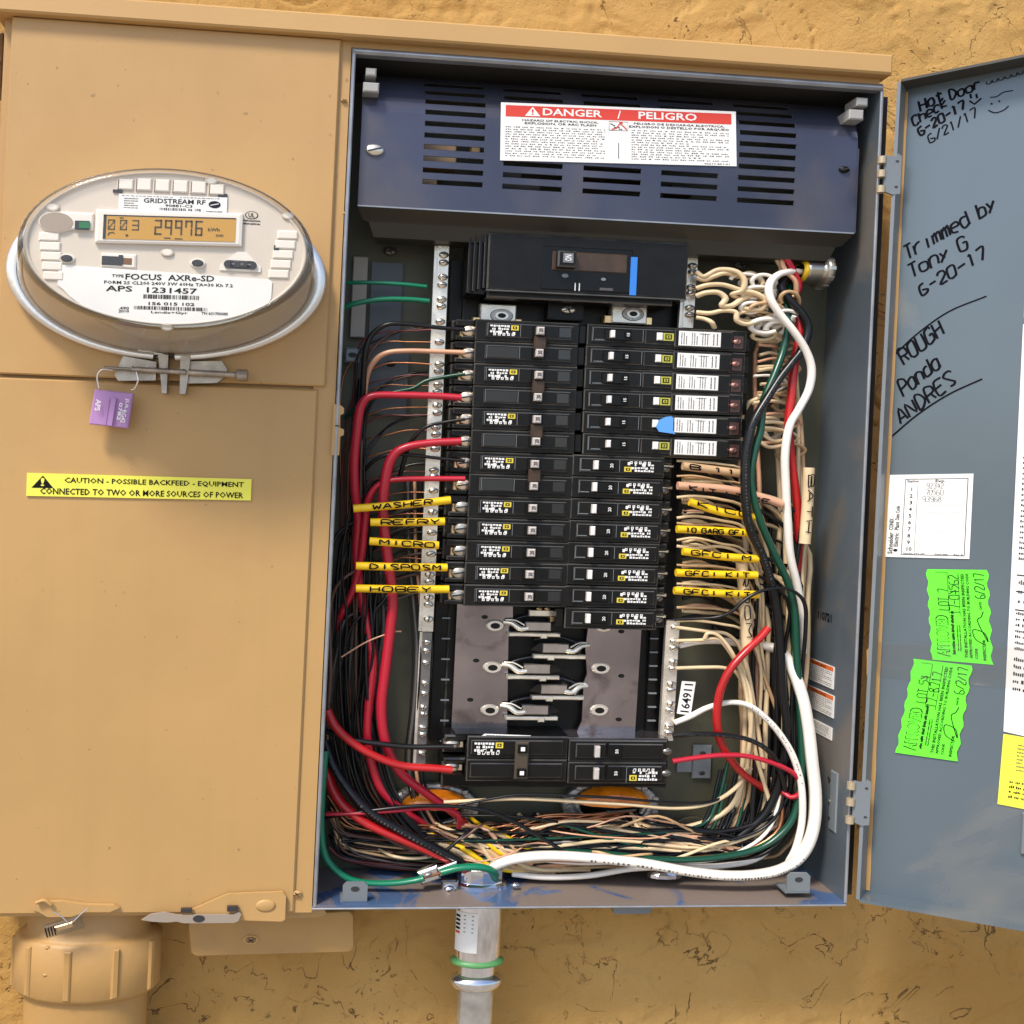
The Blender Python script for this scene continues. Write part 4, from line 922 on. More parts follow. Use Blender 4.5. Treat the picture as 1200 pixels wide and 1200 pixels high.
# two wide breakers at the foot
def foot_left():
    org = P(545, 889, 40); t = thing('two_pole_breaker', 'wide tied breaker at the bottom left of the bus, with a barcode strip on top', 'circuit breaker', org); f = Frame(org)
    mb = MB()
    for dv in (13.5, -13.5):
        mb.box(f, 2, 122, dv-13, dv+13, -60, 0, BLK, 1.5); mb.box(f, 6, 116, dv-8, dv+9, -1, 2.6, BLK, 1.2); mb.box(f, -24, 2, dv-12, dv+4, -60, -22, BLK, 2); mb.box(f, -24, 2, dv+6, dv+12, -60, -8, BLK, 2)
    mb.build('body', t)
    mb = MB(); tp = Frame(org+EV*27.2, EX, np.array([0, 1., 0]), np.array([0, 0, 1.])); mb.box(tp, -12, 122, 6, 60, -1, 0.4, BLK2)
    mb.build('top_face', t)
    q = Quad(P(568, 860, 44), P(622, 862, 44), P(618, 867, 42), P(558, 866, 42)); mb = MB(); mb.box(q, 0, 1, 0, 1, 0, .8, PAPER); mb.bars(q, .08, .8, .25, .8, 1, INK, 24); mb.build('barcode_strip', t)
    for dv in (13.5, -13.5): mb = MB(); mb.screw(f.at(-14, dv, -18), 0, 0, 10, SCRB, 0, 7, True, 10); mb.box(f.at(-14, dv, -18), -6, 14, -5, 3, -5, 2, SCRB, 1); mb.build('terminal_screw', t)
    mb = MB(); glyphs(mb, f, 10, 6, 34, 14, 2.9); mb.build('marking', t)
    mb = MB(); mb.box(f, 58, 74, -22, 22, 2.6, 8, mat('tie_brown', (.06, .045, .03), .4), 1.5); mb.build('handle_tie', t)
    for dv in (14, -14): mb = MB(); mb.box(f, 60.5, 71.5, dv-4.5, dv+5, 8, 11, BLK2, 1); mb.rect(f, 63.5, 68.5, dv-2, dv+2.8, 11.3, PAPER); mb.build('handle', t)
foot_left()
def foot_right():
    org = P(664, 892, 40); t = thing('two_pole_breaker', 'wide breaker at the bottom right of the bus, feeding red and black wires', 'circuit breaker', org); f = Frame(org)
    mb = MB()
    for dv in (12.5, -13.5):
        mb.box(f, 2, 122, dv-13, dv+12.6, -60, 0, BLK, 1.5); mb.box(f, 10, 46, dv-8, dv+9, -1, 2.6, BLK, 1.2); mb.box(f, 50, 116, dv-8, dv+9, -1, 2.6, BLK, 1.2); mb.box(f, 122, 128, dv-11, dv+11, -60, -14, BLK2, 2)
    mb.build('body', t)
    mb = MB(); tp = Frame(org+EV*26.2, EX, np.array([0, 1., 0]), np.array([0, 0, 1.])); mb.box(tp, 0, 124, 6, 60, -1, 0.4, TIN); mb.build('top_plate', t)
    for dv in (12.5, -13.5):
        mb = MB(); mb.box(f, 32, 38, dv-6, dv+7, 2.6, 9, HCAP, 1); mb.build('handle', t)
        mb = MB(); mb.box(f, 48, 66, dv-7, dv+8, 2.6, 4, BLK2, 1); mb.text(f, '50', 57, 61, dv-2, dv+3, 4.4, PAPER, 1); mb.build('rating', t)
    mb = MB(); glyphs(mb, f, 76, -22, 34, 14, 2.9, True); mb.rect(f, 72, 114, -5.6, -5, 3, GREYC); mb.rect(f, 72, 72.6, -24, -5, 3, GREYC); mb.build('marking', t)
    mb = MB(); mb.screw(f.at(122, 12, -4), 0, 0, 7, mat('dull_terminal', (.25, .23, .2), .3, .8), 0, 6); mb.screw(f.at(122, -14, -4), 0, 0, 7, mat('dull_terminal', (.25, .23, .2), .3, .8), 0, 6); mb.build('terminal_screw', t)
foot_right()
# ------------------------------------------------------------------ the meter
mt = thing('electricity_meter', 'oval looking glass covered electricity meter on the upper left cover', 'electricity meter', P(198, 325, -3))
YF = -118.
fo = FA(198, 322, -8).sc(.925)             # ring centre
def ell(mb, o, fr, prof, m, seg=72, ry=.52, caps=(False, False), arc=None, smooth=True):
    mb.lathe(o, fr.ex, fr.ev*ry, fr.n, prof, m, seg, caps[0], caps[1], arc, smooth)
RY = .55
mb = MB(); ell(mb, fo.o, fo, [(166, -4), (168, 6), (174, 10), (184, 10), (186, 6), (186, -2), (180, -6)], MSIL, ry=RY, arc=(math.radians(-86), math.radians(266)))
ell(mb, fo.o, fo, [(150, -5), (164, -4), (166, 2)], MDARK, ry=RY)
mb.build('clamp_ring', mt)
# clamp lugs and screw
f = FA(205, 425, -16); CASTT = mat('clamp_metal', (.40, .35, .30), .38, .75, 60, .25, .3, 300)
mb = MB()
mb.plate(f, [(-40, 9), (-18, 5), (-12, 4), (-12, 9), (-20, 10), (-40, 13)], -10, 0, MSIL)
mb.plate(f, [(6, 4), (14, 5), (34, 9), (34, 13), (16, 10), (6, 9)], -10, 0, MSIL)
mb.build('ring_band', mt)
for s, nm in ((-1, 0), (1, 0)):
    mb = MB(); x0 = -16 if s < 0 else 7
    mb.plate(f, [(x0-2, 8), (x0+9, 8), (x0+9, -34), (x0+4, -34), (x0+2, -18)] if s < 0 else [(x0-1, 8), (x0+10, 8), (x0+8, -18), (x0+6, -34), (x0, -34)], -12, 4, CASTT)
    mb.plate(f, [(-64, -16), (-56, 5), (-20, 0), (-20, -20), (-60, -22)] if s < 0 else [(14, 2), (50, 4), (56, -4), (56, -12), (46, -20), (14, -22)], -12, -1, CASTT)
    mb.build('clamp_lug', mt)
mb = MB(); ax = np.array([1, 0, -.015]); o = f.pt(-74, -9, 6); o2 = np.array([0, 4.6, 0]); o3 = EV*4.6*.75
mb.lathe(o, o2*.5, o3*.5, ax, [(1, 0), (1, 30)], CASTT, 10)
prof_ = [];
for k in range(10): prof_ += [(1.0, 30+k*6), (.78, 33+k*6)]
mb.lathe(o, o2, o3, ax, prof_, CASTT, 10); mb.lathe(o, o2, o3, ax, [(1, 90), (1, 140)], CASTT, 10)
mb.lathe(o, o2, o3, ax, [(1.1, 140), (1.9, 142), (1.9, 153), (1.5, 154), (0.01, 154)], CASTT, 12, smooth=False); mb.build('clamp_bolt', mt)
# face group, everything placed from the picture at the depth of the face
fc = FA(196, 292, YF).sc(.897); fc.n = (fc.o-fo.o)/110. + np.array([0, 0, .02])             # centre of the face
TLT = 0
def fm(x, y, yy=YF, d=0): return FA(x, y, yy, d).sc(.885)
mb = MB()
RX = 152.
ell(mb, fc.o, fc, [(RX+4, -8), (RX+4, 0), (RX, 1)], MFACE, ry=RY, caps=(False, True)); face = mb.build('face_plate', mt)
mb = MB(); ell(mb, fc.o+NY*0, fc, [(RX+4, -8), (RX+14, -60), (RX+20, -104)], mat('meter_skirt', (.50, .44, .37), .45), ry=RY); mb.build('inner_skirt', mt)
mb = MB()
prof_ = [(181, -104), (179, -100), (169, -40), (163, -6), (161, 2), (157, 7), (150, 9.5), (100, 10.5), (.01, 11)]
ell(mb, fc.o, fc, prof_, GLASS, ry=RY); mb.build('glass_cover', mt)
mb = MB(); ell(mb, fc.o, fc, [(163, -4), (161.5, 3), (158, 7.3), (156, 7.6), (157, 5), (160, 2), (161, -4)], glassy('rim_plastic', (.72, .72, .70), .08, 1.5), ry=RY); mb.build('glass_rim', mt)
mb = MB(); ell(mb, fc.o, fc, [(180, -106), (182.5, -104), (182.5, -101), (178, -100)], MDARK, ry=RY); mb.build('gasket', mt)
# raised ring around the face and moulded segments
mb = MB(); ell(mb, fc.o, fc, [(RX-2, 0.5), (RX-1, 3), (RX+2, 3), (RX+3, .5)], MFACE, ry=RY); mb.build('face_rim', mt)
SEG = mat('meter_moulding', (.76, .70, .62), .4)
def sq(xl, yl, xr, yr, h, off=0): return strip(xl, yl, xr, yr, h*.885, YF-off)
for i in range(6):                # vent pockets along the top
    x = 148+i*21.3; y = 216+i*1.2-(1 if 0 < i < 5 else 0); q = sq(x-8.5, y, x+8.5, y+.8, 14+(-2 if i in (0, 5) else 0), 1)
    mb = MB(); mb.box(q, 0, 1, 0, 1, 0, 2.2, SEG, (.08, .10)); mb.box(q, -.1, -.04, 0, 1, 0, 2.6, MFACE); mb.build('vent_pocket', face)
for sx in (-1, 1):
    for i in range(5):
        x, y = (58+i*1.2, 277+i*11.5) if sx < 0 else (337-i*2.6, 275+i*11.5); q = sq(x-12, y, x+12, y+.8, 9.5, 1)
        mb = MB(); mb.box(q, 0, 1, 0, 1, 0, 2, SEG, (.06, .12)); mb.build('vent_pocket', face)
for (x, y, w, h) in ((138, 224, 11, 3.5), (261, 229, 11, 3.5), (324, 291.5, 6, 8)):
    q = sq(x-w/2, y, x+w/2, y+.3, h, 1.5); mb = MB(); mb.box(q, 0, 1, 0, 1, 0, 1, MDARK); mb.build('vent_slot', face)
# nameplate sticker
q = sq(139, 237, 266, 241.5, 19, 2); mb = MB(); mb.box(q, 0, 1, 0, 1, 0, .6, PAPER)
mb.text(q, 'GRIDSTREAM RF', .23, .80, .52, .80, .8, INK); mb.text(q, '90881-C3', .43, .68, .32, .47, .8, INK); mb.bars(q, .38, .62, .1, .26, .8, INK, 22); mb.text(q, '06 1F8', .64, .76, .1, .26, .8, INK)
mb.lines(q, .03, .5, .86, .95, .8, GINK, 1, .6); mb.lines(q, .56, .93, .86, .95, .8, GINK, 1, .6); mb.lines(q, .05, .18, .12, .8, .8, GINK, 5, .5, (.2, .5))
fr = Frame(q.pt(.885, .55, .7)); mb.disc(fr, 0, 0, 6, 0, .2, INK, 16); mb.ribbon([fr.pt(-4, -1, .4), fr.pt(4, 1, .4)], 1, NY, PAPER); mb.lines(q, .81, .96, .06, .2, .8, GINK, 1, .6, (.3, .6))
mb.build('nameplate', face)
# display
q = sq(113, 266, 284, 270.5, 37, 0); mb = MB(); mb.box(q, 0, 1, 0, 1, 0, 6, SEG, (.02, .06)); mb.build('display_frame', face)
q = sq(121, 265.6, 276, 269.6, 27, 6.2); mb = MB(); mb.box(q, 0, 1, 0, 1, 0, .4, LCD)
mb.rect(q, 0, .022, 0, 1, .6, MDARK); mb.rect(q, 0, 1, .95, 1, .6, MDARK)
SEGS = {'0': 'abcdef', '1': 'bc', '2': 'abged', '3': 'abgcd', '4': 'fgbc', '5': 'afgcd', '6': 'afgedc', '7': 'abcf', '8': 'abcdefg', '9': 'abcfg'}
def seg7(ch, a0, b0, w, h, m, th=.010, tv=.055, slash=False):
    for s_ in SEGS[ch]:
        a1, b1, bm = a0+w, b0+h, b0+h/2
        r_ = {'a': (a0, a1, b1-tv, b1), 'd': (a0, a1, b0, b0+tv), 'g': (a0, a1, bm-tv/2, bm+tv/2), 'f': (a0, a0+th, bm+.02, b1), 'b': (a1-th, a1, bm+.02, b1), 'e': (a0, a0+th, b0, bm-.02), 'c': (a1-th, a1, b0, bm-.02)}[s_]
        mb.rect(q, *r_, .8, m)
    if slash: mb.ribbon([q.pt(a0, b0, .9), q.pt(a0+w, b0+h, .9)], .8, NY, m)
for i, c in enumerate('003'): seg7(c, .035+i*.09, .38, .052, .42, LCDI, .007, .04, c == '0')
for i, c in enumerate('29976'): seg7(c, .385+i*.077, .22, .055, .62, LCDI, .012, .06)
mb.text(q, 'kWh', .79, .88, .42, .56, .8, LCDI); mb.text(q, '200', .85, .91, .2, .3, .8, LCDI); mb.rect(q, .46, .51, .07, .11, .8, LCDI); mb.rect(q, .54, .60, .05, .09, .8, LCDI); mb.rect(q, .17, .19, .12, .2, .8, LCDI); mb.rect(q, .12, .15, .86, .9, .8, LCDI)
mb.ribbon([q.pt(.04, .14, .8), q.pt(.045, .24, .8), q.pt(.075, .28, .8), q.pt(.085, .22, .8)], 1.3, NY, LCDI)
mb.build('display', face)
# optical port
f = fm(67, 261); mb = MB(); mb.disc(f, 0, 0, 20, 0, 4, SEG, 28, ch=2); mb.disc(f, 0, 0, 18, 4, 4.2, mat('port_grey', (.34, .27, .21), .45), 28); q = sq(72, 259, 110, 261, 20, 0); mb.box(q, 0, 1, 0, 1, 0, 3.6, SEG, (.05, .1)); mb.build('optical_port', face)
q = sq(88, 264, 105, 264.5, 10, 4); mb = MB(); mb.box(q, 0, 1, 0, 1, 0, 1.5, MDARK); mb.box(q, .3, 1, .15, .85, 0, 2.2, PGRN); mb.build('green_lens', face)
for (x, y, r) in ((79, 303.5, 9), (232, 309, 9)):
    f = fm(x, y); mb = MB(); mb.disc(f, 0, 0, r, 0, 3, SEG, 20, ch=1); mb.disc(f, 0, 0, r*.72, 3, 6, MDARK, 18, ch=1.5); mb.build('button', face)
q = sq(119, 305, 160, 307, 16, 0); mb = MB(); mb.box(q, 0, 1, 0, 1, 0, 3, SEG, (.05, .1)); mb.box(q, .02, .60, .15, .78, 3, 3.3, MDARK); mb.box(q, .60, .88, .25, .7, 3, 3.3, mat('slot_brown', (.18, .08, .03), .4)); mb.box(q, .5, .62, .2, .9, 3.3, 4, MDARK); mb.build('button_slot', face)
f = fm(282, 309); mb = MB(); mb.plate(f, [(-23, -9), (23, -9), (23, -3), (6, 13), (-4, 13), (-23, -3)], 0, 2.5, SEG); mb.box(f, -13, 13, -6.5, 3, 2.5, 5, MDARK, 2); mb.disc(f, -13, -2, 5.5, 2.5, 5, MDARK, 16, vs=.85); mb.disc(f, 13, -2, 5.5, 2.5, 5, MDARK, 16, vs=.85)
for k in (-8, 2, 10): mb.disc(f, k, -1.5, 2.2, 5, 5.4, mat('port_dot', (.15, .12, .10), .4), 8)
mb.build('test_port', face)
# listing mark
f = fm(295, 252.5); mb = MB(); mb.disc(f, 0, 0, 7.5, 1, 1.3, INK, 18); mb.disc(f, 0, 0, 6.3, 1.3, 1.5, MFACE, 18); mb.text(f, 'UL', -3.6, 3.4, -2.6, 2.4, 1.8, INK); q = sq(285, 260, 305, 261, 7, 1); mb.lines(q, 0, 1, 0, 1, .3, INK, 2, .6, (.3, .5)); mb.build('listing_mark', face)
for (x, y) in ((62, 243), (338, 253), (196, 383), (196, 296), (248, 212)):
    f = fm(x, y, YF-2); mb = MB(); mb.disc(f, 0, 0, 7.5, 0, 1.2, MFACE, 20, ch=1); mb.disc(f, 0, 0, 5, 1.2, 1.5, SEG, 16); mb.build('boss', face)
# white printed panel following the round edge
fr = FA(194, 347, YF-1.5, -1.2).sc(.885)
mb = MB(); poly = [(-119, 24), (-116, 27), (114, 27), (118, 24), (118, 5)]
for k in range(0, 19):
    t = math.radians(-22-136*k/18); poly.append((122*math.cos(t)+1, 54*math.sin(t)*1.02+20))
poly.append((-119, 4)); mb.plate(fr, poly[::-1], 0, .8, PAPER)
def tt(st, x0, y0, x1, y1, h, m=INK):
    q = strip(x0, y0, x1, y1, h*.93, YF-2.6); mb.text(q, st, 0, 1, 0, 1, 0, m)
tt('TYPE', 131, 323, 145, 323.5, 3.2); tt('FOCUS  AXRe-SD', 147, 324, 251, 326.6, 6.4)
tt('FORM 2S CL200 240V 3W 60Hz TA=30 Kh 7.2', 122, 330.4, 273, 334.8, 3.6)
tt('APS', 124, 337.6, 155, 338.6, 6); tt('1231457', 172, 339.6, 231, 341.4, 6)
q = strip(168, 347.2, 233, 349, 4.2, YF-2.6); mb.bars(q, 0, 1, 0, 1, 0, INK, 40)
tt('156 015 102', 174, 355.5, 228, 356.8, 3.4)
q = strip(157, 360.2, 243, 362.8, 3.6, YF-2.6); mb.bars(q, 0, 1, 0, 1, 0, INK, 52)
tt('Landis+Gyr', 177, 366, 220, 367.2, 3.2); tt('.490', 139, 361, 151, 361, 3); tt('2010', 139, 364.5, 151, 364.5, 3); tt('TN 631700385', 236, 367, 267, 368, 3)
mb.build('printed_panel', face, label='white printed panel with type and serial numbers')
# lilac wire seal hanging from the clamp
sl_ = thing('wire_seal', 'lilac plastic utility seal hanging on a wire loop below the meter', 'seal', P(130, 480, -22))
mb = MB(); mb.tube([P(x, y, z) for x, y, z in ((132, 434, -26), (120, 433, -28), (114, 441, -26), (116, 455, -24))], 1.1, MSIL, 6); mb.tube([P(x, y, z) for x, y, z in ((160, 436, -26), (162, 445, -28), (158, 455, -24), (154, 457, -22))], 1.1, MSIL, 6); mb.build('wire_loop', sl_)
q = Quad(P(111, 456, -24), P(156, 461, -24), P(150, 502, -24), P(104, 497, -24)); mb = MB(); mb.box(q, 0, 1, 0, 1, -7, 0, LILAC, (.03, .03)); mb.box(q, .44, .56, .0, .78, 0, 3, mat('lilac_dark', (.20, .09, .24), .4)); mb.box(q, .47, .60, .02, .80, 0, 4, LILAC)
for st, a0, a1, b0, b1 in (('JUL', .84, .94, .52, .84), ('RG42', .80, .92, .14, .50), ('APS', .10, .24, .40, .72)): mb.text(q, st, a0, a1, b0, b1, 4.3, PAPER, 2)
mb.text(q, '0782', .70, .79, .2, .7, 4.3, PAPER, 2)
mb.build('tag_body', sl_)

# ------------------------------------------------------------------ pipes and the small box below
def vert(px, y, py0):             # frame on a vertical pipe axis
    return P(px, py0, y)
pv = thing('tan_conduit', 'thick tan painted plastic conduit rising into the cabinet at bottom left', 'conduit', P(100, 1190, 55))
o = P(103, 1128, 55); e1 = EX; e2 = np.array([0, .62, 0])
mb = MB(); mb.lathe(o, e1, e2, EV, [(69, 80), (69, 42), (76, 40), (82, 36), (82, -20), (77, -26), (70, -27)], PVC, 40); mb.build('adapter', pv)
for k in range(10):
    t = math.radians(180+9+18*k*1.0); mb = MB(); d = e1*math.cos(t)+e2*math.sin(t); tg = -e1*math.sin(t)+e2*math.cos(t)
    if k % 2 == 0: mb.box(Frame(o+d*83.4, tg, EV, d/np.linalg.norm(d)), -4, 4, -20, 35, -4, 1.5, PVC, 1.5); mb.build('grip_rib', pv)
mb = MB(); mb.lathe(o, e1, e2, EV, [(69, -26), (69, -420), (69, -1300)], PVC, 40); mb.build('pipe', pv)
f = FA(150/2.67, 1110, 12); mb = MB(); mb.screw(f, 0, 0, 3.4, PVC, 0, 3, False); mb.screw(f, -1, -30, 3.4, PVC, 0, 3, False); mb.build('pip', pv)
# clear seal with wire hanging at the foot of the cover
cs = thing('clear_seal', 'small clear plastic seal on wire hanging over the conduit at bottom left', 'seal', P(75, 1085, -16))
mb = MB(); mb.tube([P(x, y, -18) for x, y in ((62, 1068), (72, 1074), (80, 1082))], .8, ZINC, 6); mb.tube([P(x, y, -18) for x, y in ((103, 1064), (94, 1072), (86, 1080))], .8, ZINC, 6); mb.tube([P(x, y, -12) for x, y in ((42, 1058), (52, 1055), (60, 1060))], 2.5, PVC, 8); mb.build('wire', cs)
mb = MB(); f = FA(72, 1088, -18, 16); mb.box(f, -18, 22, -7, 7, -6, 0, glassy('clear_plastic', (.85, .87, .9), .08, 1.5), 2); mb.box(f, -8, 12, -3, 3, -4, -1.5, BRASS, 1)
for k in range(4): mb.rect(f, -17+k*3, -15.5+k*3, -5, 5, .3, INK)
mb.build('seal_body', cs)
mb = MB(); q = QP(((219, 1078), (415, 1066), (416, 1117), (223, 1122)), 44); rp_ = []
for cx_, cy_, t0 in ((1, 1, 0), (0, 1, 90), (0, 0, 180), (1, 0, 270)):
    for i_ in range(5):
        t_ = math.radians(t0+i_*22.5); rp_.append(((cx_-.04*(1 if cx_ else -1))+.04*math.cos(t_), (cy_-.16*(1 if cy_ else -1))+.16*math.sin(t_)))
def shr(k): return [(.5+(a_-.5)*(1-.022*k), .5+(b_-.5)*(1-.09*k)) for a_, b_ in rp_]
L_ = [(0, -78), (0, -7), (.25, -3), (.6, -.8), (1, 0)]
for (k0, c0), (k1, c1) in zip(L_, L_[1:]):
    A_ = [q.pt(a_, b_, c0) for a_, b_ in shr(k0)]; B_ = [q.pt(a_, b_, c1) for a_, b_ in shr(k1)]; n_ = len(A_)
    mb.add(A_+B_, [(i, (i+1) % n_, n_+(i+1) % n_, n_+i) for i in range(n_)], PVC, True)
mb.add([q.pt(a_, b_, 0) for a_, b_ in shr(1)], [tuple(range(20))], PVC)
f = FA(294, 1101, 44)
jb = thing('junction_box', 'small tan junction box tucked under the cabinet beside the conduit', 'junction box', P(318, 1095, 80)); mb.build('box', jb)
mb = MB(); mb.disc(f, 0, 0, 9, 0, 1.2, TAN2, 20, ch=.5); mb.screw(f, 0, 0, 6, mat('rusty_screw', (.32, .18, .07), .5, .4), 1.2, 1.5, 2, 40); mb.build('screw', jb)
mb = MB(); f = FA(352, 1071, 20); mb.plate(f, [(-52, 2), (-40, 6), (26, 6), (30, 0), (20, -4), (-20, -5)], -40, 0, TAN); mb.build('cabinet_foot', cab)
# steel conduit and connector
sc_ = thing('steel_conduit', 'bare metal conduit with shiny connector entering the bottom of the open box', 'conduit', P(562, 1190, 55))
o = P(562, 1060, 58); e2 = np.array([0, .62, 0])
def pv_(y): return P(562, y, 58)[2]-o[2]
mb = MB(); mb.lathe(o, EX, e2, EV, [(28, pv_(1058)), (28, pv_(1124)), (26, pv_(1127))], ZINC, 36); mb.lathe(o, EX, e2, EV, [(22, pv_(1126)), (22, pv_(1150))], ZINC, 36); mb.build('connector', sc_)
mb = MB(); mb.lathe(o, EX, e2, EV, [(28, pv_(1121)), (32, pv_(1123)), (32, pv_(1126)), (27, pv_(1128))], mat('green_gasket', (.10, .30, .10), .4), 36); mb.build('gasket', sc_)
mb = MB(); mb.lathe(o, EX, e2, EV, [(22, pv_(1140)), (31, pv_(1144)), (32, pv_(1147)), (29, pv_(1154)), (24, pv_(1157)), (21, pv_(1158))], ZINC, 36); mb.build('compression_nut', sc_)
mb = MB(); mb.lathe(o, EX, e2, EV, [(21.5, pv_(1156)), (21.5, pv_(1156)-1160)], mat('galvanised_pipe', (.55, .55, .54), .30, .9, 40, .25, .8, 60), 36); mb.build('pipe', sc_)
# paper label wrapped on the connector
mb = MB(); z0, z1 = pv_(1110), pv_(1064); R_ = 28.6
def cyl(a, z, r=R_): t = math.radians(a); return o+EX*r*math.cos(t)+e2*r*math.sin(t)+EV*z
n_ = 8; vs = []
for i in range(n_+1):
    a = 190+i*9; vs += [cyl(a, z0), cyl(a, z1)]
mb.add(vs, [(2*i, 2*i+2, 2*i+3, 2*i+1) for i in range(n_)], PAPER)
for k in range(5):
    z = z1-4-k*2.4*2; mb.add([cyl(195, z, 29), cyl(214, z, 29), cyl(214, z-2.8, 29), cyl(195, z-2.8, 29)], [(0, 1, 2, 3)], REDP if k > 3 else INK)
    mb.add([cyl(226, z+1, 29), cyl(252, z+1, 29), cyl(252, z, 29), cyl(226, z, 29)], [(0, 1, 2, 3)], GINK)
mb.build('paper_label', sc_, label='white paper label with red and black print')
# locknut and bonding lug inside
mb = MB(); zt = .5; ob = np.array([o[0], 58, 0.]); mb.lathe(ob, EX, e2, EV, [(34, 0), (34, 2.5), (30, 5), (28, 5), (28, 20), (25, 20), (25, 5)], ZINC, 12, smooth=False); mb.lathe(ob, EX, e2, EV, [(26, 4), (26, 22), (22, 22), (22, 4)], CAST, 24); mb.build('locknut', sc_)
mb = MB(); f = FA(531, 1040, 40); mb.box(f, -14, 6, -10, 8, -6, 0, ZINC, 2); mb.screw(f, -4, -1, 7, ZINC, 0, 6, True, 40); mb.build('locknut_lug', sc_); mb = MB(); f = FA(504, 1026, 30, 20); mb.box(f, -13, 11, -8, 8, -10, 0, ZINC, 2); mb.box(f, 8, 34, -6, 4, -8, -2, ZINC, 1); mb.screw(f, -2, 2, 5, CAST, 0, 4); mb.build('bonding_lug', sc_); mb = MB(); f = FA(604, 1037, 40); mb.screw(f, 0, 0, 5, ZINC, 0, 5); mb.build('set_screw', sc_)
f = FA(779, 1024, 60); mb = MB(); mb.lathe(f.o-EV*3, EX, np.array([0, .5, 0]), EV, [(22, 0), (22, 4), (18, 7), (0.01, 7)], ZINC, 12, smooth=False); mb.build('hole_plug', cab)
# fitting in the right-hand side
nf = thing('conduit_fitting', 'threaded metal conduit fitting with yellow throat on the upper right side of the box', 'fitting', P(955, 320, 60))
o3_ = P(938, 318, 62); e_z = EV*.62; e_y = np.array([0, 1., 0])
mb = MB(); pr = [(22, 0), (22, 3)]
for k in range(6): pr += [(24, 4+k*3), (21.5, 5.5+k*3)]
mb.lathe(o3_, e_y, e_z, EX, pr+[(30, 22), (32, 24), (32, 30), (28, 31)], mat('nickel', (.50, .47, .40), .3, .85), 28, False, False)
mb.build('fitting_body', nf)
mb = MB(); mb.lathe(o3_, e_y, e_z, EX, [(21, 4), (23, 0), (20, -4), (16, -2), (15, 3)], mat('yellow_throat', (.80, .50, .02), .4), 24, False, False); mb.build('throat_liner', nf)
for k in range(10):
    t = 2*math.pi*k/10; mb = MB(); d = e_y*math.cos(t)+e_z*math.sin(t); mb.box(Frame(o3_+d*31+EX*27, EX, -e_y*math.sin(t)+e_z*math.cos(t), d), -3.5, 3.5, -4, 4, -2, 2, mat('nickel', (.5, .47, .4)), .6); mb.build('knurl', nf)
# orange-lensed cable bushings low in the back panel
for (x, y, R_, lab) in ((714, 941, 62, 'cable bushing with glowing amber throat below the bottom right breaker'), (508, 944, 56, 'partly hidden cable bushing with amber throat at the lower left of the box')):
    t = thing('cable_bushing', lab, 'bushing', P(x, y, 105)); f = FA(x, y, 104)
    mb = MB(); mb.lathe(f.o, f.ex, f.ev*.52, f.n, [(R_, 0), (R_, 6), (R_-3, 9), (R_-14, 9), (R_-16, 7), (R_-16, 12), (R_-22, 12), (R_-22, 0)], CAST, 40, False, False); mb.build('ring', t)
    mb = MB(); mb.lathe(f.o, f.ex, f.ev*.52, f.n, [(R_-22, 0), (R_-22, -3), (0.01, -3)], BLK, 24, False, False); mb.build('throat', t)
    mb = MB(); mb.lathe(f.pt(0, 3, 0), f.ex, f.ev*.50, f.n, [(R_-15, 12), (R_-19, 22), (R_-32, 28), (.01, 30)], ORNG, 32, False, False, (math.radians(5), math.radians(175))); mb.build('amber_insert', t)
    for k in range(12):
        tt_ = 2*math.pi*(k+.5)/12; mb = MB(); fq = Frame(f.pt((R_-4)*math.cos(tt_), (R_-4)*.52*math.sin(tt_), 6)); mb.box(fq, -4, 4, -3, 3, 0, 5, CAST, 1); mb.build('lobe', t)

# ------------------------------------------------------------------ yellow and buff sleeves with handwriting
def sleeve(pts, r, m, text, label, y=34, hh=5.5, ink=MARK, a0=.1, a1=.9, name='marked_sleeve', grp='hand marked cable sleeves', lean=0.):
    P3 = [P(x, yy, y+dz) for x, yy, dz in pts]; mb = MB(); mb.tube(P3, r, m, 10, 6, flat=.92)
    a, b = P3[0], P3[-1]; d = b-a; L = np.linalg.norm(d); e = d/L; fr = Frame(a+np.array([0, -r-1.2, 0]), e, EV-e*(EV@e)*0, NY)
    if text:
        n = len(text); wd = L*(a1-a0)/(n*1.35-.35); mb.hand(fr, text, L*a0, -hh/2, wd, hh, 0, ink, 2.0, slope=lean)
    return mb.build(name, None, label, 'cable sleeve', grp)
for (x0, y0, x1, y1, s) in ((414, 596, 528, 586, 'WASHER'), (434, 612, 521, 611, 'REFRY'), (433, 634, 514, 639, 'MICRO'), (417, 663, 524, 665, 'DISPOSM'), (417, 689.5, 526, 690.5, 'HOBEY')):
    sleeve([(x0, y0, 0), ((x0+x1)/2, (y0+y1)/2+.5, 0), (x1, y1, 0)], 5.0, WYEL, s, 'yellow sleeve handwritten %s crossing the left terminal bar' % s, a0=.2 if s == 'WASHER' else .15, a1=.8 if s in ('WASHER', 'HOBEY') else .92)
for (pts, s, lab) in ((((808, 588, 0), (845, 600, 0), (884, 606, 0)), 'KICO', 'yellow sleeve reading KICO right of the breakers'),
    (((793, 620, 0), (840, 622, 0), (882, 625, 0)), '10 GARG GFI', 'yellow sleeve reading 10 GARG GFI right of the breakers'),
    (((800, 646, 0), (845, 652, 0), (888, 655, 0)), 'GFCI M', 'yellow sleeve reading GFCI M right of the breakers'),
    (((792, 671, 0), (840, 673, 0), (887, 674, 0)), 'GFCI KIT', 'upper yellow sleeve reading GFCI KIT right of the breakers'),
    (((790, 692, 0), (840, 695, 0), (889, 697, 0)), 'GFCI KIT', 'lower yellow sleeve reading GFCI KIT right of the breakers')):
    sleeve(list(pts), 5.0, WYEL, s, lab)
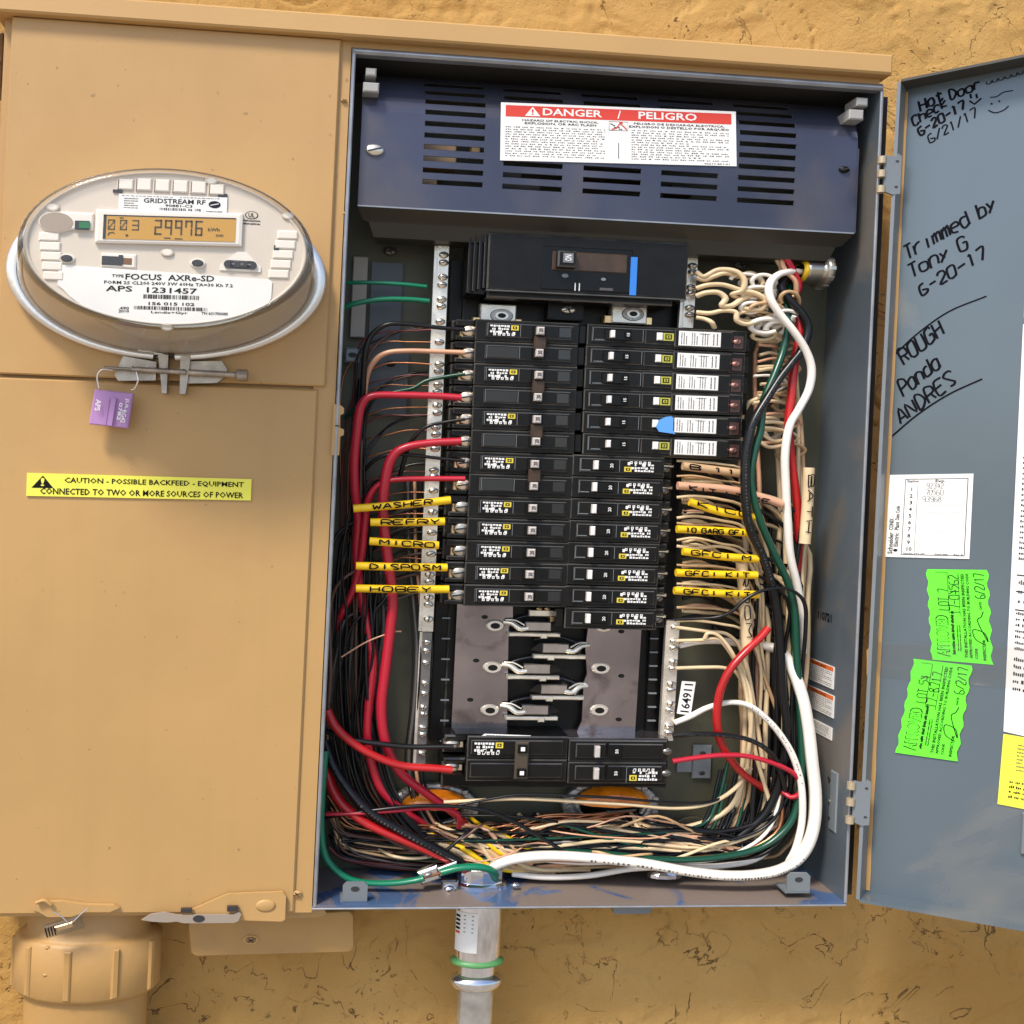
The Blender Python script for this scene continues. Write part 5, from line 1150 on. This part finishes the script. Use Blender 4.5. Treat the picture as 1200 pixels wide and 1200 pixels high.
sleeve([(800, 546, 0), (832, 550, 0), (870, 555, 0)], 5.4, WBRN, 'B 11', 'tan sleeve with short dark marking just below the long breakers', 36)
sleeve([(794, 569, 0), (850, 573, 0), (890, 582, 2), (916, 591, 4)], 5.2, WPNK, 'KIT LT CE', 'pale orange sleeve slanting right towards the big white wire', 33, 5)
# upright cream sleeves
def vsleeve(x0, y0, x1, y1, r, m, text, label, y=40):
    a, b = P(x0, y0, y), P(x1, y1, y); mb = MB(); mb.tube([a, (a+b)/2+EX*.7, b], r, m, 12, 5, flat=1)
    d = b-a; L = np.linalg.norm(d); e = d/L; f = Frame(a+np.array([-3.5, -r-1.2, 0]), e, EX, NY); mb.hand(f, text, L*.1, 0, L*.8/(len(text)*1.35), 7, 0, MARK, 1.5); return mb.build('marked_sleeve', None, label, 'cable sleeve', 'hand marked cable sleeves')
vsleeve(948, 548, 943, 637, 7, WCRM, 'BATH', 'upright cream sleeve reading BATH by the right side of the box')
vsleeve(869, 660, 876, 760, 7, WCRM, 'ROOM', 'upright cream sleeve reading ROOM beside the yellow sleeves', 44)
vsleeve(921, 600, 924, 660, 6, WCRM, 'ILO', 'short upright pale sleeve behind the big white wire', 58)

# ------------------------------------------------------------------ wires
def wire(pts, r, m, label, group=None, name='wire', n=6, ticks=None, cat='wire'):
    """pts: (x, y, depth)"""
    P3 = [P(x, y, z) for x, y, z in pts]; mb = MB(); mb.tube(P3, r, m, 10 if (not callable(r) and r > 4) else 7, n)
    if ticks:                     # small print along the insulation
        q = spline(P3, 10); i = ticks[0]; rr = r if not callable(r) else r(.5)
        while i < min(ticks[1], len(q)-3):
            d = q[i+1]-q[i]; w = np.cross(d/np.linalg.norm(d), NY)
            if rnd.random() < .8:
                c = q[i]+NY*(rr+.25)+w*rr*.15; L = d*rnd.uniform(.2, .6); h = w*rr*rnd.uniform(.08, .2)
                mb.add([c-h, c+L-h, c+L+h, c+h], [(0, 1, 2, 3)], ticks[2])
            i += 1
    return mb.build(name, None, label, cat, group)
# big feeders
wire([(541, 466, 36), (510, 464, 40), (470, 463, 44), (436, 464, 46), (423, 476, 48), (418, 505, 50), (415, 540, 54), (416, 575, 60), (420, 610, 66), (418, 650, 72), (424, 700, 74), (432, 740, 72), (437, 780, 68), (432, 830, 66), (431, 865, 66), (437, 900, 66), (450, 930, 68), (477, 953, 76), (503, 969, 92)], 5.6, WRED2, 'thick red wire looping from the fourth left terminal down to the left bushing')
wire([(541, 517, 38), (505, 519, 42), (476, 524, 44), (460, 535, 46), (452, 560, 48), (449, 600, 50), (454, 650, 50), (460, 700, 50), (457, 740, 50), (451, 790, 50), (447, 830, 52), (452, 870, 56), (469, 905, 60), (503, 932, 66), (535, 955, 78), (545, 968, 90)], 6.2, WRED2, 'thickest pinkish red wire from the sixth left terminal, sweeping down past the yellow sleeves')
wire([(545, 561, 40), (510, 561, 44), (465, 562, 48), (444, 568, 52), (432, 585, 56), (428, 612, 60), (424, 650, 64), (414, 690, 70), (402, 715, 80), (392, 740, 92)], 4.4, WRED2, 'red wire from the eighth left terminal slipping behind the sleeves')
wire([(383, 832, 50), (392, 850, 48), (410, 868, 46), (437, 885, 44), (470, 897, 42), (505, 900, 40), (530, 902, 38)], 6.0, WRED, 'deep red wire curving from the left edge into the bottom left breaker')
wire([(381, 856, 60), (392, 860, 56), (410, 866, 52), (440, 871, 48), (480, 875, 44), (515, 875, 40), (532, 875, 38)], 4.4, WBLK, 'black wire running level into the upper terminal of the bottom left breaker')
wire([(382, 900, 74), (390, 925, 66), (404, 945, 58), (430, 965, 50), (470, 983, 44), (510, 1000, 44), (540, 1015, 50), (556, 1030, 58), (560, 1050, 58)], 7.0, WRED, 'thick red feeder diving into the steel conduit')
wire([(381, 868, 70), (390, 895, 62), (406, 921, 54), (432, 950, 46), (470, 973, 40), (515, 997, 40), (545, 1014, 48), (562, 1032, 58), (566, 1050, 58)], 6.4, WBLK, 'thick black printed feeder lying beside the red feeder into the steel conduit', ticks=(8, 66, GINK))
wire([(381, 880, 60), (377, 930, 50), (376, 975, 44), (382, 1005, 40), (402, 1026, 36), (425, 1034, 34), (458, 1035, 32), (484, 1032, 30), (497, 1029, 28)], 4.6, WGRN, 'bright green ground wire curving round the lower left corner to the bonding lug')
wire([(497, 1028, 28), (508, 1025, 30), (518, 1022, 32)], 2.6, COP, 'short bare copper end leaving the bonding lug')
wire([(517, 1022, 32), (538, 1017, 30), (562, 1016, 30), (577, 1021, 36), (579, 1030, 48), (575, 1042, 58)], 5.4, WGRN, 'short green loop from the bonding lug into the steel conduit')
wire([(568, 1040, 58), (572, 1022, 54), (590, 1010, 48), (620, 1004, 44), (655, 1003, 40), (700, 1006, 36), (755, 1012, 32), (805, 1021, 30), (850, 1026, 28), (888, 1025, 28), (920, 1017, 30), (941, 1000, 32), (953, 972, 34), (956, 935, 36), (952, 893, 38), (947, 850, 40), (940, 815, 44), (929, 785, 52), (917, 765, 62), (898, 757, 74), (870, 754, 76), (845, 751, 70), (820, 752, 64), (797, 757, 58)], lambda t: 7.9 if t < .82 else 7.9-22*(t-.82), WWHT, 'thickest white wire sweeping round the lower right corner into the steel conduit', n=8, ticks=(48, 110, GINK))
wire([(941, 319, 58), (928, 318, 46), (912, 322, 38), (902, 333, 32), (903, 350, 30), (914, 368, 30), (930, 388, 30), (944, 410, 32), (951, 432, 34), (948, 456, 36), (937, 478, 36), (925, 500, 36), (920, 533, 36), (921, 573, 38), (923, 610, 40), (926, 650, 44), (935, 690, 50), (940, 728, 56), (941, 765, 64)], 5.2, WWHT, 'long white wire snaking from the yellow throated fitting down the right side', n=7)
# feeder bundle from the fitting
wire([(940, 314, 62), (925, 322, 54), (915, 335, 46), (926, 352, 42), (940, 368, 40), (947, 386, 40), (940, 409, 38), (928, 425, 36), (914, 443, 34), (900, 465, 30), (884, 492, 26), (877, 515, 24), (873, 547, 24), (874, 590, 24), (879, 620, 26), (893, 650, 30), (905, 688, 34), (911, 720, 38), (914, 760, 42), (917, 810, 46), (922, 850, 50), (917, 900, 54), (899, 950, 60), (860, 985, 66)], 5.6, WBLK, 'long black printed wire bowing left in front of the long breakers', ticks=(70, 160, GINK))
wire([(938, 322, 64), (925, 338, 56), (921, 360, 50), (924, 382, 46), (918, 410, 44), (908, 438, 38), (895, 470, 34), (891, 505, 32), (884, 530, 30), (880, 565, 30), (889, 605, 30), (907, 648, 34), (923, 682, 38), (931, 715, 42), (933, 760, 46), (937, 820, 46), (940, 875, 46), (938, 920, 46), (931, 955, 46), (914, 978, 46), (884, 996, 46), (830, 1006, 44), (773, 1007, 46), (715, 1001, 50), (660, 998, 56), (610, 1000, 62), (575, 1012, 60), (566, 1040, 58)], 4.8, WDGRN, 'dark green wire winding down the right side and along the bottom')
wire([(938, 326, 66), (932, 345, 58), (936, 372, 52), (937, 395, 50), (931, 425, 48), (927, 465, 46), (924, 500, 46), (928, 545, 50), (935, 600, 54), (935, 650, 60), (930, 700, 70)], 5.4, WRED, 'deep red wire running down from the fitting behind the white wire')
wire([(918, 292, 40), (922, 303, 42), (930, 318, 46), (936, 335, 50), (930, 350, 54)], 4.2, WRED2, 'short red twisted wire dropping from under the shield')
wire([(924, 290, 48), (916, 304, 46), (921, 318, 44), (932, 330, 44), (933, 348, 50)], 3.4, WPNK, 'short pink wire twisted with the red one under the shield')
wire([(908, 292, 50), (910, 303, 50), (916, 315, 52), (912, 330, 56)], 3.6, WCRM, 'short cream wire end beside the twisted red wire under the shield')
wire([(912, 290, 56), (914, 304, 56), (921, 314, 58), (926, 330, 60)], 4, WBLK, 'short black wire end beside the twisted red wire under the shield')
wire([(900, 736, 44), (891, 747, 40), (874, 763, 36), (856, 784, 34), (844, 810, 36), (840, 840, 40), (844, 868, 44), (856, 890, 48), (872, 908, 54), (893, 923, 66), (910, 938, 92)], 5.2, WRED, 'bright red wire bowing left below the yellow sleeves')
wire([(788, 892, 40), (815, 888, 38), (845, 885, 36), (875, 886, 36), (905, 894, 36), (928, 905, 38), (939, 918, 40), (937, 930, 42), (927, 934, 46), (918, 928, 54)], 4.0, WRED2, 'red wire from the bottom right breaker hooking round at the right')
wire([(788, 862, 40), (815, 860, 36), (845, 861, 34), (875, 866, 34), (898, 878, 34), (912, 897, 40), (920, 925, 50)], 3.8, WBLK, 'black wire arching right from the top of the bottom right breaker', ticks=(6, 40, GINK))
wire([(790, 847, 56), (808, 840, 54), (830, 829, 50), (857, 823, 48), (880, 828, 46), (902, 846, 42), (918, 866, 40), (930, 888, 38), (939, 920, 38), (940, 960, 38), (933, 992, 40), (924, 1010, 44)], 4.4, WWHT, 'medium white wire arching from the lower right bar to the corner', ticks=(40, 80, GINK))
wire([(790, 726, 50), (815, 725, 44), (841, 723, 36), (858, 716, 30), (870, 705, 28), (888, 694, 26), (913, 689, 26), (932, 694, 28), (943, 708, 32), (944, 735, 40), (940, 790, 52), (938, 840, 60)], 2.6, WBLK, 'thin black wire arching over the wire bunch from the lowest right breaker')
# green wires top left
wire([(398, 332, 70), (430, 331, 60), (470, 333, 56), (500, 336, 56)], 3.4, WGRN, 'upper green wire on the left terminal bar')
wire([(396, 364, 66), (415, 356, 58), (445, 351, 54), (480, 351, 54), (503, 353, 54)], 4.2, WGRN, 'second green wire on the left terminal bar, below the upper one')
wire([(545, 438, 44), (525, 441, 48), (500, 446, 52), (484, 455, 54), (465, 459, 60), (440, 466, 66), (420, 476, 76), (404, 490, 90)], 3, WDGRN, 'thin dark green wire rising to the left terminal bar')
wire([(545, 386, 40), (515, 384, 42), (480, 380, 44), (455, 380, 46), (438, 390, 50), (429, 408, 52), (426, 440, 56), (424, 490, 64), (420, 540, 72), (415, 600, 84)], 3.6, WBLK, 'black wire arching from the top left breaker into the gutter')
wire([(545, 413, 40), (515, 412, 44), (480, 411, 46), (455, 413, 50), (440, 422, 56), (430, 440, 66), (426, 470, 76)], 3.9, WPNK, 'pale pink wire on the second terminal of the top left breaker')
wire([(545, 491, 40), (520, 495, 44), (500, 500, 46), (486, 512, 50), (478, 525, 56), (468, 560, 66)], 2.8, WBLK, 'black wire arching from the fifth left terminal')
wire([(545, 540, 42), (515, 537, 46), (480, 533, 50), (455, 533, 54), (438, 540, 60), (424, 555, 72)], 2.8, WBLK, 'black wire arching from the seventh left terminal')
wire([(382, 954, 54), (420, 953, 48), (463, 950, 44), (500, 947, 44), (525, 949, 44), (538, 957, 48), (538, 970, 58)], 3.2, WRED2, 'slim red wire crossing level above the lower left tangle')
wire([(381, 958, 60), (440, 949, 44), (500, 944, 38), (560, 948, 36), (600, 962, 38), (640, 985, 44), (670, 1004, 56)], 3, WBLK, 'slim black wire crossing level beside the slim red wire')
wire([(520, 940, 50), (560, 938, 46), (600, 936, 42), (640, 937, 40), (690, 940, 38), (740, 943, 38), (790, 947, 40), (830, 942, 46), (860, 925, 54), (880, 900, 66)], 3.0, WCRM, 'cream wire running level in front of both bushings')
wire([(530, 945, 46), (570, 937, 42), (610, 931, 38), (660, 932, 34), (720, 935, 34), (780, 940, 36), (830, 940, 44), (860, 928, 56)], 2.2, WBLK, 'thin black wire running level in front of both bushings')
wire([(400, 770, 60), (430, 752, 56), (460, 741, 54), (470, 740, 56)], 1.2, WPNK, 'thin pale wire strand crossing the two thick red wires')
wire([(600, 1024, 60), (640, 1028, 56), (690, 1026, 54), (740, 1018, 52), (790, 1016, 54), (850, 1014, 58), (890, 1004, 64), (912, 975, 76), (918, 940, 88)], 4.6, WWHT, 'second white wire lying low behind the thick white one')

# cream wires from the lower right bar
G = 'cream wires on the lower right terminal bar'
for (y, pts, m) in ((735, ((830, 740, 50), (855, 745, 52), (872, 770, 56), (884, 830, 60), (895, 900, 62)), WCRM), (783, ((825, 782, 50), (850, 783, 52), (866, 792, 54), (880, 830, 56), (885, 880, 58), (905, 950, 62)), WCRM), (751, ((822, 750, 52), (836, 748, 48), (846, 752, 46), (862, 775, 46), (878, 810, 48), (880, 850, 50), (875, 900, 56)), WCRM)):
    wire([(792, y, 52)]+list(pts), 3.0, m, 'cream wire leaving the lower right terminal bar', G)
wire([(826, 748, 48), (830, 742, 46), (842, 745, 44), (856, 762, 42), (868, 788, 44), (876, 820, 48), (882, 870, 54)], 2.8, WCRM, 'cream wire with a small hooked start near the lower right bar')

# curly cream tails at the upper right bar
G = 'curly cream wires beside the main breaker'
def curl(y0, pts, r=3.6, m=WCRM):
    wire([(816, y0, 50)]+pts, r, m, 'curly cream wire from the short right terminal bar', G, n=7)
curl(319, [(825, 324, 46), (842, 316, 42), (862, 318, 38), (872, 328, 36), (870, 340, 38), (858, 345, 44), (868, 350, 50), (885, 352, 54)], 4.0)
curl(325, [(826, 328, 48), (836, 324, 44), (850, 320, 42), (866, 324, 46), (878, 320, 50), (890, 326, 52), (893, 336, 50), (880, 342, 46)], 4.0)
curl(338, [(830, 334, 44), (848, 334, 42), (868, 340, 40), (886, 344, 38), (897, 352, 38), (892, 362, 40), (876, 362, 44), (868, 356, 50), (880, 350, 52), (900, 352, 54)], 4.0)
curl(347, [(828, 343, 44), (842, 343, 40), (850, 350, 38), (846, 358, 38), (858, 358, 40), (870, 350, 44), (884, 346, 48)], 4.2)
curl(366, [(832, 367, 44), (848, 364, 40), (862, 366, 38), (864, 376, 38), (876, 380, 40), (892, 374, 44), (908, 368, 48)], 3.8)
curl(372, [(826, 374, 46), (834, 378, 42), (837, 384, 48)], 3.6)
for k, (x, y, rx, ry, turns) in enumerate(((878, 352, 12, 6, 1.4), (900, 332, 12, 9, 1.2), (912, 348, 14, 8, 1.6), (930, 352, 9, 9, 1.3), (900, 394, 16, 6, 1.5), (886, 362, 14, 7, 1.8), (915, 378, 20, 7, 1.4), (905, 384, 20, 9, 2.0), (918, 388, 13, 9, 1.6), (893, 345, 18, 8, 1.5), (880, 330, 16, 7, 1.3), (905, 365, 18, 8, 1.6), (888, 372, 20, 7, 1.4), (925, 372, 14, 8, 1.5))):
    pts = []; n_ = int(10*turns); ph = rnd.uniform(0, 6)
    for i in range(n_+1):
        t = ph+2*math.pi*i/10; pts.append((x+rx*math.cos(t)*(1-.15*i/n_)-8+12*i/n_, y+ry*math.sin(t)+6*i/n_-3, 46+6*math.sin(t)+1.1*i-6*(k % 2)))
    wire(pts, 4.0 if k in (7, 8) else 3.0, WWHT if k in (7, 8) else (WCRM, WWHT, WWHT, WBRN)[k % 4], 'coiled cream wire tail between the fitting and the long breakers', 'coiled wire tails beside the fitting', n=4)
# loops at the ends of the long breakers
G = 'pale wire loops behind the ends of the long breakers'
for k in range(12):
    y = 392+k*11.5+rnd.uniform(-3, 3); x0 = 886+rnd.uniform(-4, 6); dx = rnd.uniform(25, 48); m = (WCRM, WBRN, WCRM, WPNK, WWHT)[k % 5]
    wire([(x0, y, 60), (x0+dx*.5, y-3+rnd.uniform(-3, 3), 62), (x0+dx, y+2, 66), (x0+dx+6, y+10, 70), (x0+dx*.7, y+15+rnd.uniform(0, 5), 76), (x0+dx*.4, y+12, 80)], rnd.uniform(2.3, 3.2), m, 'pale wire loop behind the end of a long breaker', G, n=4)
for (x, y, r) in ((906, 512, 18), (912, 505, 13)):
    wire([(x-20, y-10, 58), (x, y-10, 54), (x+r, y-4, 54), (x+r*.8, y+8, 56), (x-4, y+12, 58), (x-18, y+4, 62)], 3.2, WCRM, 'pale wire loop just under the blue tabbed breaker', 'pale wire loops by the blue tabbed breaker')

# ---- vertical bunch on the right and its sweep along the bottom
r3 = random.Random(23)
def bunch(n, xs, ys, mats_, label, group, r0, r1, zz, start=None):
    for k in range(n):
        xb = r3.uniform(*xs); z = r3.uniform(*zz); m = mats_[k % len(mats_)]; r = r3.uniform(r0, r1)
        yb = r3.uniform(*ys); xe = r3.uniform(640, 780)
        pts = []
        if start:
            ys0 = start(k); x_ = 800 if ys0 > 535 else 888
            pts += [(x_, ys0, 60), (x_+22, ys0+r3.uniform(-3, 3), 64)]
            xm = min(xb-4, x_+60); pts += [(xm, ys0+r3.uniform(6, 24), min(z+6, 98))]
        y_ = max((start(k) if start else 540)+50, 600)
        while y_ < yb-90:
            pts.append((xb+r3.uniform(-3.5, 3.5)+(y_-700)*-.012, y_, z+r3.uniform(-6, 6))); y_ += 70
        rad = r3.uniform(.6, 1.15)
        pts += [(xb-4, yb-60, z), (xb-12*rad, yb-34, z), (xb-34*rad, yb-15, z+2), (xb-75*rad, yb-3, z+4), ((xb+xe)/2-20, yb-2+r3.uniform(-6, 4), z+4), (xe, max(yb-r3.uniform(0, 22), 962), min(z+16, 104))]
        if r3.random() < .5: pts += [(xe-r3.uniform(20, 50), r3.uniform(952, 975), 106)]
        st_ = start(k); wire(pts, r, m, label+' '+near(st_), group, n=4)
def near(y):
    return 'starting beside '+('a long white labelled breaker' if y < 534 else 'the tan sleeve' if y < 556 else 'the pale orange sleeve' if y < 583 else 'the KICO sleeve' if y < 605 else 'the 10 GARG GFI sleeve' if y < 632 else 'the GFCI M sleeve' if y < 658 else 'the upper GFCI KIT sleeve' if y < 682 else 'the lower GFCI KIT sleeve' if y < 708 else 'the lowest right breaker')
rows_ = [545, 571, 597, 622, 648, 674, 700, 724]
bunch(22, (884, 934), (975, 1012), (WBLK, WBLK, WBLK), 'black wire in the right bunch', 'black wires in the right hand bunch', 2.2, 3.6, (52, 92), lambda k: rows_[k % 8]+(k//8)*2)
bunch(26, (872, 944), (972, 1016), (WCRM, WBRN, WCRM, WPNK, WCRM), 'pale wire in the right bunch', 'pale wires in the right hand bunch', 2.4, 3.8, (58, 98), lambda k: (545, 560, 585, 598, 612, 636, 660, 684, 712, 400, 430, 460, 490, 520)[k % 14]+(k//14)*4)
# tangled pale ends in the right bushing
G = 'pale cable ends in the right bushing'
for k in range(18):
    t = k/17; x = 690+64*t+r3.uniform(-6, 6); y = 944+r3.uniform(-5, 8)
    wire([(x, y+12, 100), (x+r3.uniform(2, 10), y+20, 84), (x+r3.uniform(10, 30), y+30+r3.uniform(-4, 6), 68), (x+r3.uniform(60, 90), y+40+r3.uniform(-5, 8), 62), (x+r3.uniform(110, 170), y+50+r3.uniform(-10, 8), 66)], r3.uniform(2.4, 4), (WCRM, WBRN, WCRM, COP, WPNK, WBLK)[k % 6], 'pale cable end fanning out of the right bushing', G, n=4)
G = 'pale cable ends in the left bushing'
for k in range(13):
    t = k/12; x = 490+60*t; y = 950+r3.uniform(-4, 12)
    wire([(x, y+10, 100), (x+12, y+20, 80), (x+36+r3.uniform(-6, 10), y+30+r3.uniform(-4, 4), 62), (x+70+r3.uniform(-6, 30), y+52+r3.uniform(-6, 6), 60), (x+120+r3.uniform(0, 50), y+62+r3.uniform(-10, 4), 72)], r3.uniform(2.6, 4.4), (WCRM, WBRN, WYEL, WCRM, WPNK)[k % 5], 'pale cable end fanning out of the left bushing', G, n=4)
G = 'bare copper ground wires low in the box'
for k in range(9):
    q_ = r3.uniform(-9, 9); wire([(500+r3.uniform(-20, 20), 1008-k*3, 86), (570, 1000-k*4+q_, 74), (640, 984-k*3-q_, 66), (700, 968-k*2+q_*.5, 74), (728+k*2, 950, 100)], r3.uniform(1.4, 2.1), COP, 'bare copper wire slanting into the right bushing', G, n=4)
G = 'thin dark wires looping in the lower left of the box'
for k in range(34):
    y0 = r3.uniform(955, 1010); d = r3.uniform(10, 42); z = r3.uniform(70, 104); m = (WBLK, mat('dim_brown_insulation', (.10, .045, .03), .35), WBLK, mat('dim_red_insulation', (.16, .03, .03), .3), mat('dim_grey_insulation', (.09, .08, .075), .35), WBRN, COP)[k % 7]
    pts = [(384+r3.uniform(0, 14), y0-d, z), (398+r3.uniform(0, 10), y0, z), (440, y0+d*.35, z-4), (500, min(y0+d*.55, 1022), z-4), (560+r3.uniform(-10, 20), min(y0+d*.5, 1020), z), (640+r3.uniform(-30, 30), y0+d*.1, z), (720+r3.uniform(-30, 50), y0-d*.2, z)]
    wire(pts, r3.uniform(1.2, 2.4), m, 'thin dark wire looping across the lower left of the box', G, n=4)
G = 'black wires crossing the bottom of the box'
for k in range(16):
    xa = r3.uniform(400, 620); ya = r3.uniform(955, 1015); xb_ = r3.uniform(780, 890); yb_ = r3.uniform(965, 1010)
    wire([(xa, ya, 76), (xa*.7+xb_*.3, ya*.7+yb_*.3+r3.uniform(-6, 10), 60), (xa*.35+xb_*.65, ya*.35+yb_*.65+r3.uniform(-4, 10), 58), (xb_, yb_, 64), (xb_+30, yb_-30, 70), (xb_+44, yb_-80, 76)], r3.uniform(1.7, 2.8), (WBLK, WBLK, WBLK, WDGRN)[k % 4] , 'black wire crossing the bottom of the box', G, n=5)
G = 'pale wires crossing the bottom of the box'
for k in range(16):
    ya = r3.uniform(985, 1018); x0 = r3.uniform(570, 640); z = r3.uniform(56, 90)
    wire([(x0, ya, z), (x0+70, ya+r3.uniform(-6, 8), z-4), (x0+150, min(ya+r3.uniform(-6, 8), 1020), z-4), (820, min(ya+r3.uniform(-4, 8), 1016), z), (870+r3.uniform(-10, 20), ya-8, z), (905+r3.uniform(-8, 14), ya-38, z), (915+r3.uniform(-10, 14), ya-100, z)], r3.uniform(2.2, 3.6), (WCRM, WBRN, WCRM, COP, WWHT)[k % 5], 'pale wire crossing the bottom of the box', G, n=5)
G = 'odd loops in the tangle at the bottom of the box'
for k in range(26):
    xa = r3.uniform(420, 700); ya = r3.uniform(966, 1006); w_ = r3.uniform(60, 170); h_ = r3.uniform(-10, 30); z = r3.uniform(46, 74); kc = k % 6
    pts = [(xa, ya, 92), (xa+w_*.25, ya+h_*.5+r3.uniform(-6, 6), z), (xa+w_*.6, min(ya+h_+r3.uniform(-8, 8), 1012), z-4), (xa+w_, min(max(ya+h_*.3+r3.uniform(-14, 14), 964), 1012), z), (xa+w_*1.3, min(max(ya-h_*.4, 964), 1010), 92)]
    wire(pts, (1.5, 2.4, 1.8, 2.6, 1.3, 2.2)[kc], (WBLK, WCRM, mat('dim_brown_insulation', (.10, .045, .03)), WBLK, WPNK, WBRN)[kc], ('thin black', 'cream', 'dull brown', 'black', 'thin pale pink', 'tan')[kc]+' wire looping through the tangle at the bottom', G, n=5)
# gutter on the left: black and thin wires running down
G = 'thin black wires in the left gutter'
def nearl(y): return 'starting beside '+('the top left breaker' if y < 400 else 'the second tied pair' if y < 460 else 'the third tied pair' if y < 515 else 'the fourth tied pair' if y < 570 else 'the WASHER sleeve' if y < 605 else 'the REFRY sleeve' if y < 632 else 'the MICRO sleeve' if y < 658 else 'the DISPOSM sleeve' if y < 684 else 'the HOBEY sleeve')
tl_ = [594, 620, 646, 671, 697, 543, 491, 438, 386]
for k in range(30):
    xg = r3.uniform(396, 452); z = r3.uniform(66, 104); ys0 = tl_[k % 9]+r3.uniform(-5, 5)
    pts = []
    if k < 20: pts = [(520, ys0, 74), (490, ys0+r3.uniform(-3, 3), 78), (460, ys0+8, 84), (xg+10, ys0+26, z)]
    y_ = ys0+60
    while y_ < 880: pts.append((xg-(y_-500)*.03+r3.uniform(-6, 6), y_, min(z+r3.uniform(-6, 6), 106))); y_ += 80
    pts += [(xg+4, 910, z), (xg+26, 950, z), (xg+60, 985, z), (xg+110, 1004, z)]
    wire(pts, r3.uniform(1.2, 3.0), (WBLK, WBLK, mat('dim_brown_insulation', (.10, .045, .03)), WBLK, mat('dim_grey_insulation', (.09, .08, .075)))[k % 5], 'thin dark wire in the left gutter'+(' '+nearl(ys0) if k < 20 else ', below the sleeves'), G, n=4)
G = 'thin copper wires on the left terminal bar'
for k, y in enumerate((386, 401, 427, 440, 452, 477, 486, 504, 526, 553, 577, 602, 640, 655)):
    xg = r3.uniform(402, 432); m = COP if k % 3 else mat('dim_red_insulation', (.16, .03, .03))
    wire([(508-(y-386)*.045, y, 66), (480-(y-386)*.03, y+r3.uniform(-2, 2), 72), (450, y+2+r3.uniform(-3, 5), 80), (425, y+14, 88), (xg, y+40, 94), (xg-4, y+110, 98), (xg-2, y+190, 100)], r3.uniform(1.0, 1.7), m, 'thin copper wire from the left terminal bar into the gutter', G, n=4)
G = 'thin dark wires beside the lower left terminal bar'
for k in range(6):
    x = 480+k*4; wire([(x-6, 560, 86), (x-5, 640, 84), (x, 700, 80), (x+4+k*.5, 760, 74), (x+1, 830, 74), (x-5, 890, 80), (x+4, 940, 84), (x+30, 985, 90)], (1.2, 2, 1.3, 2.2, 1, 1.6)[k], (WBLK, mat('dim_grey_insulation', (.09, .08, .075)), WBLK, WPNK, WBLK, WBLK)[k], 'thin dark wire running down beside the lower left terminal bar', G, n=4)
# pale pairs from the right breakers into the bunch
G = 'pale wires between the yellow sleeves'
for k, y in enumerate((540, 558, 583, 607, 613, 633, 640, 662, 684, 688, 712, 728)):
    wire([(793, y, 56), (815, y+r3.uniform(-3, 3), 52), (845, y+r3.uniform(-1, 6), 50), (872, y+12, 54), (888+r3.uniform(-6, 8), y+50, 62), (896+r3.uniform(-8, 14), y+120, 72)], r3.uniform(1.8, 2.8), (WCRM, WBRN, WCRM)[k % 3], 'pale wire '+near(y), G, n=4)
